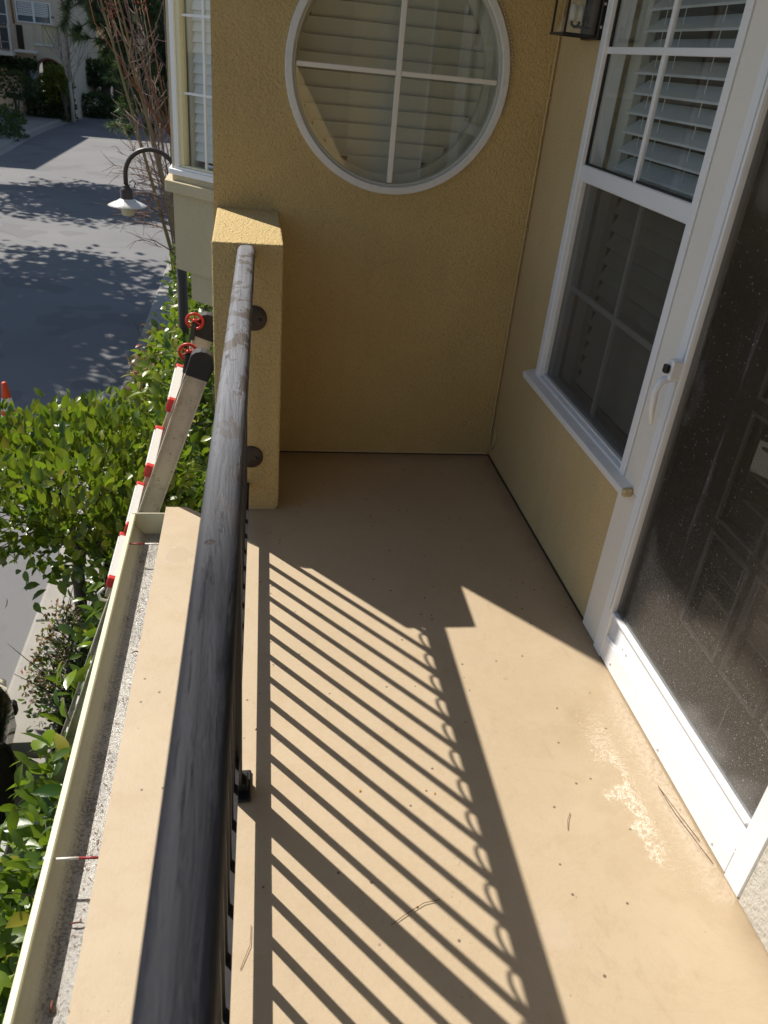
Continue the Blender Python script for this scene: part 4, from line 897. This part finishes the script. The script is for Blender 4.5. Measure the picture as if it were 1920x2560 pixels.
# arch piece
na = 14; ac = (-10.35, -.72); ar = .62
pts = [(-11.0, -.72)]+[(ac[0]-ar*math.cos(math.pi*k/na), ac[1]+ar*.9*math.sin(math.pi*k/na)) for k in range(na+1)]+[(-9.7, -.72)]
for i in range(len(pts)-1):
    a, b = pts[i], pts[i+1]; m.add([(a[0], Y, a[1]), (b[0], Y, b[1]), (b[0], Y, -.05), (a[0], Y, -.05)], [(0, 1, 2, 3)]); m.add([(a[0], Y, a[1]), (b[0], Y, b[1]), (b[0], Y+.5, b[1]), (a[0], Y+.5, a[1])], [(0, 1, 2, 3)])
m.box(-11.1, -10.97, Y, Y+.5, G, -.301)
m.build('wall', 'stucco_far', h1)
m = MB(); na = 14
for k in range(na):
    a0, a1 = math.pi*k/na, math.pi*(k+1)/na
    P_ = lambda r, a: (ac[0]-r*math.cos(a), ac[1]+r*.9*math.sin(a))
    q = [P_(.62, a0), P_(.62, a1), P_(.70, a1), P_(.70, a0)]; m.add([(x, Y-.03, z) for x, z in q]+[(x, Y+.02, z) for x, z in q], [(0, 1, 2, 3), (7, 6, 5, 4), (0, 4, 5, 1), (2, 6, 7, 3)])
m.build('arch_band', 'terracotta', h1)
MB().box(-11.0, -9.7, Y+1.5, Y+1.6, G, .5).build('entry_recess', 'interior', h1)
MB().box(-16, -11.1, Y+.6, Y+.7, G, -.31).box(-16, -11.12, Y+.02, Y+.58, -1.0, -.31).build('garage_wall', 'stucco_far', h1)
gd = MB().box(-15.2, -12.0, Y+.5, Y+.58, G, -1.05).build('garage_door', 'cream', h1)
for k in range(4): MB().box(-15.2, -12.0, Y+.485, Y+.499, G+.03+k*.46, G+.45+k*.46).build('garage_panel', 'cream', gd)
def far_window(parent, x0, x1, z0, z1, y, sashes=2, label=None, bar=.35, glass='glass_blue', blinds=True):
    f = MB().box(x0, x1, y-.05, y, z1-.05, z1).box(x0, x1, y-.05, y, z0, z0+.05).box(x0, x0+.06, y-.05, y, z0+.05, z1-.05).box(x1-.06, x1, y-.05, y, z0+.05, z1-.05)
    wd = (x1-x0-.12)/sashes
    for i in range(1, sashes): f.box(x0+.06+i*wd-.05, x0+.06+i*wd+.05, y-.049, y, z0+.05, z1-.05)
    f = f.build('window', 'white', parent, label=label)
    zm = z0+(z1-z0)*bar; MB().box(x0+.06, x1-.06, y-.045, y-.01, zm-.02, zm+.02).build('meeting_rail', 'white', f)
    MB().add([(x0+.06, y-.02, z0+.05), (x1-.06, y-.02, z0+.05), (x1-.06, y-.02, z1-.05), (x0+.06, y-.02, z1-.05)], [(0, 1, 2, 3)]).build('pane', glass, f)
    if blinds:
        m = MB(); z = zm+.04
        while z < z1-.08:
            m.box(x0+.10, x1-.12, y-.034, y-.026, z, z+.048); z += .075
        m.build('blind', 'louvre_blue', f, kind='stuff')
    return f
far_window(h1, -11.66, -9.98, 1.40, 2.34, Y-.01)
far_window(h1, -12.75, -12.07, 1.2, 2.5, Y-.01, 1, blinds=False)
far_window(h1, -12.6, -12.05, .10, 1.12, Y-.01, 1, blinds=False)
MB().box(-11.76, -11.27, Y-.03, Y-.005, .2, 1.26).build('dark_door', 'brown_dark', h1, label='black ornamental iron door')
MB().box(-10.90, -10.52, Y+.25, Y+.3, .52, 1.35).build('recess_window', 'glass_blue', h1)
MB().box(-10.52, -9.78, Y+.25, Y+.3, .52, 1.35).build('recess_wall', painted('pale_yellow_wall', (.72, .66, .42), .8, .1), h1)
for k in range(9): MB().box(-10.89+k*.045, -10.878+k*.045, Y+.02, Y+.035, .52, 1.0).build('recess_baluster', 'black', h1)
MB().box(-10.92, -9.7, Y-.10, Y+.24, .44, .519).build('ledge', 'white', h1, bevel=.01)
sl_ = MB().box(-14.5, -11.78, Y-1.3, Y-.005, -.12, .06).build('balcony_slab', 'cream', h1, bevel=.02)
MB().box(-11.775, -10.80, Y-.9, Y-.005, .06, .19).build('side_balcony_slab', 'cream', h1, bevel=.02)
MB().box(-11.25, -10.92, Y-.85, Y-.01, .191, 1.3).build('balcony_pier', 'stucco_far', h1)
br = MB().box(-14.5, -11.82, Y-1.27, Y-1.23, 1.20, 1.25).box(-14.5, -11.82, Y-1.265, Y-1.235, .14, .17).build('balcony_rail', 'brown_iron', h1)
for k in range(34): MB().box(-14.2+k*.07, -14.17+k*.07, Y-1.265, Y-1.235, .17, 1.2).build('baluster', 'brown_iron', br)
MB().box(-11.86, -11.80, Y-1.28, Y-1.22, .06, 1.28).build('balcony_post', 'cream', h1)
for pts in ([(-11.84, Y-.06, 3), (-11.80, Y-.06, 1.3)], [(-9.6, Y-.06, 3.4), (-9.35, Y-.06, 2.4), (-9.30, Y-.06, 1.4), (-9.28, Y-.06, -2.7)]):
    MB().tube(pts, .045, 8).build('downspout', 'terracotta', h1)
for x in (-9.95, -10.12, -10.0+.12): MB().lathe([(0, -.05), (.05, 0), (0, .05)], (x, Y-.04, 1.74 if x != -10.12 else 1.72), 6).build('star_ornament', 'brown_iron', h1)
# pergola with vine over the garage
pg = thing('vine_pergola', 'vine covered timber pergola over the far left garage', 'pergola', (-12, 48.4, G))
MB().box(-16, -10.95, Y-.9, Y-.75, -.66, -.52).build('beam', 'brown_dark', pg)
for x in (-12.75, -12.2, -11.6): MB().bar((x, Y-.82, -.66), (x, Y-.05, -1.05), .08, .10).build('bracket', 'brown_dark', pg)
MB().box(-11.48, -11.12, Y-1.0, Y-.7, G+.1, -.66).build('post', 'brown_dark', pg)
r = np.random.default_rng(61); n = 2600; pos = np.stack([-14.5+3.7*r.random(n), Y-.85+r.normal(size=n)*.18, -.45+r.normal(size=n)*.11], 1)
join_leaves('vine', leaf_template(1, .7, .2, .2, 2), pos, rot_mats(r.normal(size=(n, 3)), r.normal(size=(n, 3))+[0, -.5, .6]), .12+.09*r.random(n), M['leaf_dark'], pg)
n = 420; pos = np.stack([-11.08+r.normal(size=n)*.12, Y-.9+r.normal(size=n)*.06, -1.0-.9*r.random(n)**1.2+.3], 1)
join_leaves('white_blossom', leaf_template(1, .8, 0, 0, 2), pos, rot_mats(r.normal(size=(n, 3)), r.normal(size=(n, 3))+[0, -1, .3]), .06+.05*r.random(n), painted('white_blossom', (.6, .58, .58), .6, .1), pg)
for x, z in ((-10.86, -1.85), (-9.75, -1.75)):
    o = MB().lathe([(0, 0), (.16, 0), (.20, .12), (.30, .17), (.28, .20), (0, .20)], (x, Y-.55, z), 16); tag(o.build('terracotta_pot', 'terracotta'), 'wide terracotta bowl on the ' + ('left' if x < -10 else 'right') + ' pedestal of the arched entry', 'pot')
    tag(MB().box(x-.22, x+.22, Y-.78, Y-.33, G+.1, z).build('pedestal', 'stucco_far', bevel=.02), 'beige pedestal under the ' + ('left' if x < -10 else 'right') + ' terracotta bowl', 'pedestal')

h2 = thing('town_house', 'shaded beige town house with dark carport behind the pine', 'house', (-5, 64, G))
MB().box(-11.2, 14, 60, 72, .02, 9).box(-11.2, -10.5, 60, 72, G, .02).build('wall', 'stucco_far', h2)
MB().box(-11.25, 14, 59.8, 59.998, .0, .10).box(-11.25, -8.6, 59.85, 59.997, .80, .86).build('string_course', 'cream', h2)
MB().box(-11.2, 14, 63, 63.1, G, .0).build('carport_back_wall', 'interior', h2)
for x in (-9.0, -7.55, -7.3, -6.2, -4.6): MB().box(x, x+.14, 60.02, 60.2, G, .0).build('carport_post', 'cream' if x in (-7.55, -9.0) else 'brown_dark', h2)
far_window(h2, -10.95, -10.2, .95, 2.5, 59.99, 1, bar=.0)
v2 = thing('vine_pergola', 'dark vine covered pergola along the far carport', 'pergola', (-7, 59.2, G))
MB().box(-10.5, 2, 59.0, 59.2, -.12, 0).build('beam', 'brown_dark', v2)
n = 4200; pos = np.stack([-10.6+9*r.random(n), 59.1+r.normal(size=n)*.25, -.12+r.normal(size=n)*.16], 1)
join_leaves('vine', leaf_template(1, .7, .2, .2, 2), pos, rot_mats(r.normal(size=(n, 3)), r.normal(size=(n, 3))+[0, -.5, .6]), .14+.1*r.random(n), M['leaf_dark'], v2)

# off to the left, across the road: the building and trees whose shade lies on the road
h3 = thing('town_house', 'beige town house across the road, left of the picture', 'house', (-15, 42, G))
MB().box(-18, -12.95, 37.5, 47.9, G, 6.0).build('wall', 'stucco_far', h3); MB().box(-18.2, -12.9, 37.3, 48.0, 6.01, 6.2).build('roof', 'terracotta', h3)
def shade_tree(label, base, c, h, n, seed):
    r = np.random.default_rng(seed); t = thing('shade_tree', label, 'tree', base, 'tall trees across the road')
    m = MB(); m.tube([base, (base[0], base[1], c[2]-h[2])], [.22, .16], 8); m.build('trunk', 'bark', t)
    P = []
    for k in range(70):
        u = r.normal(size=3); u /= np.linalg.norm(u); cc = np.array(c)+u*np.array(h)*(r.random()**.4); P.append(cc+r.normal(size=(n//70, 3))*np.array([.55, .55, .22]))
        MB
    m = MB()
    for q in P[::3]: m.tube([(base[0], base[1], c[2]-h[2]), tuple(q.mean(0))], [.08, .02], 5)
    m.build('limbs', 'bark', t, kind='stuff')
    P = np.concatenate(P); n = len(P)
    join_leaves('foliage', leaf_template(1, .6, .1, .1, 2), P, rot_mats(r.normal(size=(n, 3)), r.normal(size=(n, 3))+[0, 0, .7]), .22+.16*r.random(n), M['leaf_dark'], t)
shade_tree('broad evergreen across the road, nearest of the tall trees', (-10.6, 19.5, G), (-8.4, 19.4, 4.6), (3.3, 4.6, 1.3), 12500, 71)
shade_tree('evergreen across the road, farther of the tall trees', (-12.5, 32.5, G), (-9.7, 31.6, 5.6), (3.0, 2.6, 1.2), 6000, 72)

# ------------------------------------------------------------------ street lamps
def street_lamp(label, px, py, z0, s, flip=-1, group='gooseneck lamps by the road'):
    t = thing('street_lamp', label, 'street lamp', (px, py, G), group)
    zc = z0; r = .235*s; cx = px+flip*r
    MB().tube([(px, py, G), (px, py, zc)], .05 if s < 1.3 else .06, 12).build('pole', 'brown_iron', t)
    MB().tube([(px, py, G), (px, py, G+.5), (px, py, G+.55)], [.09, .085, .05], 12).build('pole_base', 'brown_iron', t)
    arc = [(cx-flip*r*math.cos(a), py, zc+r*math.sin(a)) for a in np.linspace(0, math.pi, 17)]; hx = arc[-1][0]
    MB().tube(arc+[(hx, py, zc-.10*s)], .021*s, 10).build('arm', 'brown_iron', t)
    zz = zc-.08*s
    MB().lathe([(.0, .0), (.030*s, .0), (.034*s, -.015*s), (.044*s, -.03*s), (.060*s, -.045*s), (.060*s, -.12*s), (.066*s, -.135*s)], (hx, py, zz), 20).build('collar', 'brown_iron', t)
    MB().lathe([(.060*s, -.12*s), (.085*s, -.14*s), (.125*s, -.158*s), (.168*s, -.180*s), (.170*s, -.186*s), (.12*s, -.168*s), (.06*s, -.15*s)], (hx, py, zz), 40, ruffle=.05).build('shade', 'lamp_white', t)
    MB().lathe([(.064*s, -.155*s), (.066*s, -.19*s), (.056*s, -.262*s), (.050*s, -.268*s), (0, -.268*s)], (hx, py, zz), 20).build('globe', 'lamp_glass', t)
    MB().tube([(hx+.07*s, py, zz-.02*s), (hx+.085*s, py, zz+.02*s), (hx+.06*s, py, zz+.045*s), (hx+.03*s, py, zz+.02*s)], .006*s, 6).build('hook', 'brown_iron', t)
    return t
street_lamp('gooseneck street lamp with white ruffled shade, in front of the near road', -.655, 8.0, .355, 1.0)
street_lamp('dark gooseneck lamp far off below the pine boughs', -9.76, 58, .40, 1.25, 1)

# ------------------------------------------------------------------ traffic cone
cn = thing('traffic_cone', 'orange and white traffic cone on the road behind the tree crown', 'traffic cone', (-2.82, 9.15, G))
def cone_seg(z0, z1, mat, name, e=0):
    rr_ = lambda z: .135-(.135-.03)*z/.70+e
    MB().lathe([(rr_(z0), z0), (rr_(z1), z1)], (-2.82, 9.15, G), 28).build(name, mat, cn)
cone_seg(.03, .70, 'redorange', 'body'); cone_seg(.24, .34, 'white', 'reflective_band', .003); cone_seg(.40, .55, 'white', 'reflective_band', .003)
MB().lathe([(.03, .70), (.031, .725), (.018, .74), (0, .742)], (-2.82, 9.15, G), 20).build('tip', 'redorange', cn)
MB().box(-3.0, -2.64, 8.97, 9.33, G+.002, G+.032).build('base', 'redorange', cn, bevel=.01)

# ------------------------------------------------------------------ parked car (front corner shows)
car = thing('parked_car', 'black parked car, front corner and wheel beside the large-leaved shrub', 'car', (-2.36, 2.0, G))
cxm = -2.38; HW = .90
stn = [(4.30, .62, .30, .52, .60), (4.22, .78, .24, .60, .72), (4.05, .86, .22, .66, .82), (3.6, .895, .22, .72, .90), (2.9, .90, .22, .78, .98), (2.3, .90, .22, .86, 1.02), (1.0, .90, .22, .90, 1.04), (-.2, .88, .24, .90, 1.04), (-.6, .80, .3, .85, 1.0)]
V = []; F = []
for y, hw, zl, zs, zt_ in stn:
    sec = [(-hw*.93, zl), (-hw, zl+.12), (-hw, zs-.10), (-hw*.965, zs), (-hw*.80, zt_-.02), (-hw*.4, zt_+.02), (0, zt_+.03)]
    sec = sec+[(-a, b) for a, b in sec[:-1][::-1]]; V += [(cxm+a, y, G+b) for a, b in sec]
n = 13
for i in range(len(stn)-1):
    for k in range(n-1): F.append((i*n+k, i*n+k+1, (i+1)*n+k+1, (i+1)*n+k))
F += [tuple(range(n)), tuple((len(stn)-1)*n+k for k in range(n))]
body = MB().add(V, F, True).build('body', 'car', car)
ca = MB(); cab = [(2.75, .72, .98), (2.0, .66, 1.38), (.9, .64, 1.45), (.0, .66, 1.38), (-.45, .70, 1.02)]
V = []; F = []
for y, hw, zt_ in cab: V += [(cxm-.78, y, G+.95), (cxm-hw, y, G+zt_-.02), (cxm, y, G+zt_+.03), (cxm+hw, y, G+zt_-.02), (cxm+.78, y, G+.95)]
for i in range(4):
    for k in range(4): F.append((i*5+k, i*5+k+1, i*5+k+6, i*5+k+5))
F += [(0, 1, 2, 3, 4), (20, 21, 22, 23, 24)]; ca.add(V, F, True); ca.build('cabin_glass', 'glass_blue', car)
def wheel(y, side):
    x = cxm+side*(HW-.10); wz = G+.33
    w_ = MB().lathe([(.20, side*.095), (.235, side*.105), (.31, side*.10), (.33, side*.06), (.33, -side*.10), (.2, -side*.10)], (x, y, wz), 40, axis='x').build('wheel', 'rubber', car)
    m = MB()
    for k in range(10):
        a = k*2*math.pi/10; m.bar((x+side*.085, y+.04*math.cos(a), wz+.04*math.sin(a)), (x+side*.092, y+.215*math.cos(a+.12), wz+.215*math.sin(a+.12)), .03, .026, (1, 0, 0))
    m.lathe([(0, side*.098), (.035, side*.096), (.045, side*.08)], (x, y, wz), 16, axis='x').lathe([(.205, side*.06), (.212, side*.10), (.222, side*.10), (.225, side*.06)], (x, y, wz), 36, axis='x')
    m.build('rim', 'rim', w_)
    MB().tube([(cxm+side*HW*1.0, y+.37*math.cos(a), wz+.37*math.sin(a)) for a in np.linspace(-.25, math.pi+.25, 19)], .022, 6).build('wheel_arch', 'rubber', car)
    MB().lathe([(.0, side*.012), (.36, side*.012)], (cxm+side*(HW-.005), y, wz), 30, axis='x').build('wheel_well', 'rubber', car)
for y in (3.38, .55):
    for s_ in (-1, 1): wheel(y, s_)
for s_ in (-1, 1):
    MB().add([(cxm+s_*.60, 4.275, G+.60), (cxm+s_*.80, 4.19, G+.62), (cxm+s_*.88, 3.95, G+.72), (cxm+s_*.80, 3.98, G+.83), (cxm+s_*.6, 4.18, G+.75)], [(0, 1, 2, 3, 4)]).build('headlight', 'lamp_glass', car)
MB().box(cxm-.8, cxm+.8, 4.24, 4.32, G+.22, G+.34).build('bumper', 'rubber', car, bevel=.02)

# ------------------------------------------------------------------ ladder leaning on the pier's street side
lad = thing('extension_ladder', 'aluminium ladder with red rung brackets and red wheels leaning up beside the pier', 'ladder', (-1.4, 3.0, G))
LA = Vector((-.272, 2.680, .36)); LD = Vector((-.3248, .14, -.9458)).normalized(); ST = .305/ .9
LD = Vector((-.3248, .14, -.9458)); SP = .305
nrm = Vector((LD.z, 0, -LD.x)).normalized()   # across the rail, in the x-z plane
if nrm.x < 0: nrm = -nrm
def lp(k, w=0, o=0): return LA+LD*(SP*k)+Vector((0, w, 0))+nrm*o
def rail_piece(w0, w1, k0, k1, name='rail', o0=.010, o1=.084):
    m = MB(); pr = [(o0, w0), (o1, w0), (o1, w1), (o0, w1)]
    m.add([lp(k0, b, a) for a, b in pr]+[lp(k1, b, a) for a, b in pr], [(0, 1, 2, 3), (7, 6, 5, 4), (0, 4, 5, 1), (1, 5, 6, 2), (2, 6, 7, 3), (3, 7, 4, 0)])
    for a in (o0, o1-.006):   # flange lips on the face
        m.add([lp(k, b, c) for k in (k0, k1) for c, b in ((a, w0-.006), (a+.006, w0-.006), (a+.006, w0-.0002), (a, w0-.0002))], [(0, 1, 2, 3), (7, 6, 5, 4), (0, 4, 5, 1), (1, 5, 6, 2), (2, 6, 7, 3), (3, 7, 4, 0)])
    for a in (o0+.012, o1-.016):   # raised extrusion ribs on the web
        m.add([lp(k, b, c) for k in (k0, k1) for c, b in ((a, w0-.0025), (a+.003, w0-.0025), (a+.003, w0-.0002), (a, w0-.0002))], [(0, 1, 2, 3), (7, 6, 5, 4), (0, 4, 5, 1), (1, 5, 6, 2), (2, 6, 7, 3), (3, 7, 4, 0)])
    return m.build(name, 'alu', lad)
rail_piece(-.035, -.006, -.52, 4.4); rail_piece(.392, .421, -.52, 4.4); rail_piece(-.066, -.037, 3.6, 10.6, o0=.03, o1=.10); rail_piece(.423, .452, 3.6, 10.6, o0=.03, o1=.10)
for k in range(0, 4):
    c0, c1 = lp(k, .022), lp(k, .338)
    m = MB(); m.bar(c0, c1, .036, .026, nrm)
    for q in range(5):
        o = (q-2)*.0058; m.bar(c0+Vector((-.0155, 0, .0))+Vector((0, 0, o)), c1+Vector((-.0155, 0, 0))+Vector((0, 0, o)), .0022, .0026)
        m.bar(c0+Vector((o, 0, .014)), c1+Vector((o, 0, .014)), .0026, .0022)
    m.build('rung', 'alu_light', lad)
    for a, b in ((-.006, .024), (.336, .366)):
        MB().bar(lp(k, a), lp(k, b), .040, .036, nrm).bar(lp(k+.07, a), lp(k+.07, a+.5*(b-a)), .022, .030, nrm).build('rung_bracket', 'red', lad, bevel=.004)
# foot section behind the shrub
for k in range(5, 10):
    MB().bar(lp(k, -.03, .06), lp(k, .42, .06), .030, .026, nrm).build('foot_rung', 'alu_light', lad)
MB().bar((-1.30, 2.88, -2.37), (-1.27, 3.05, -2.28), .032, .030).build('spare_rung', 'alu_light', lad)
MB().bar((-1.268, 3.05, -2.28), (-1.262, 3.08, -2.265), .042, .038).build('rung_bracket', 'red', lad, bevel=.004)

# top caps and wheels
for w in (-.0205, .4065):
    m = MB(); prof_ = [(.006, -.49), (.004, -.72)]+[(.047-.043*math.cos(a), -.72-.12*math.sin(a)) for a in np.linspace(.3, math.pi-.25, 7)]+[(.090, -.70), (.088, -.49)]
    m.prism(prof_, w-.024, w+.024, lambda u, v, t: lp(v, t, u)); m.build('end_cap', 'rubber', lad, bevel=.005, seg=2)
    c = lp(-.70, w+.034 if w < 0 else w-.036, -.004); m = MB()
    m.tube([c+LD.normalized()*.031*math.cos(a)+nrm*.031*math.sin(a) for a in np.linspace(0, 2*math.pi, 29)[:-1]], .0052, 8, closed=True)
    for k in range(6):
        a = k*math.pi/3+.3; m.tube([c, c+LD.normalized()*.029*math.cos(a)+nrm*.029*math.sin(a)], .0032, 6)
    m.tube([c-Vector((0, .010, 0)), c+Vector((0, .010, 0))], .009, 12)
    m.build('wheel', 'red', lad)
    MB().bar(c+Vector((0, -.014, 0)), c+LD*.075+nrm*.012+Vector((0, -.014, 0)), .020, .008, (0, 1, 0)).build('wheel_bracket', 'black', lad, bevel=.003)
MB().tube([lp(.35, -.04, .006), lp(.0, -.041, .004), lp(-.3, -.041, .006), lp(-.5, -.04, .008)], .0028, 6).build('release_cord', 'alu', lad)
MB().tube([lp(3.12, -.01, -.02), lp(3.22, -.02, -.035), lp(3.32, -.02, -.02), lp(3.34, -.01, .01)], .006, 8).build('rung_hook', 'alu_light', lad)
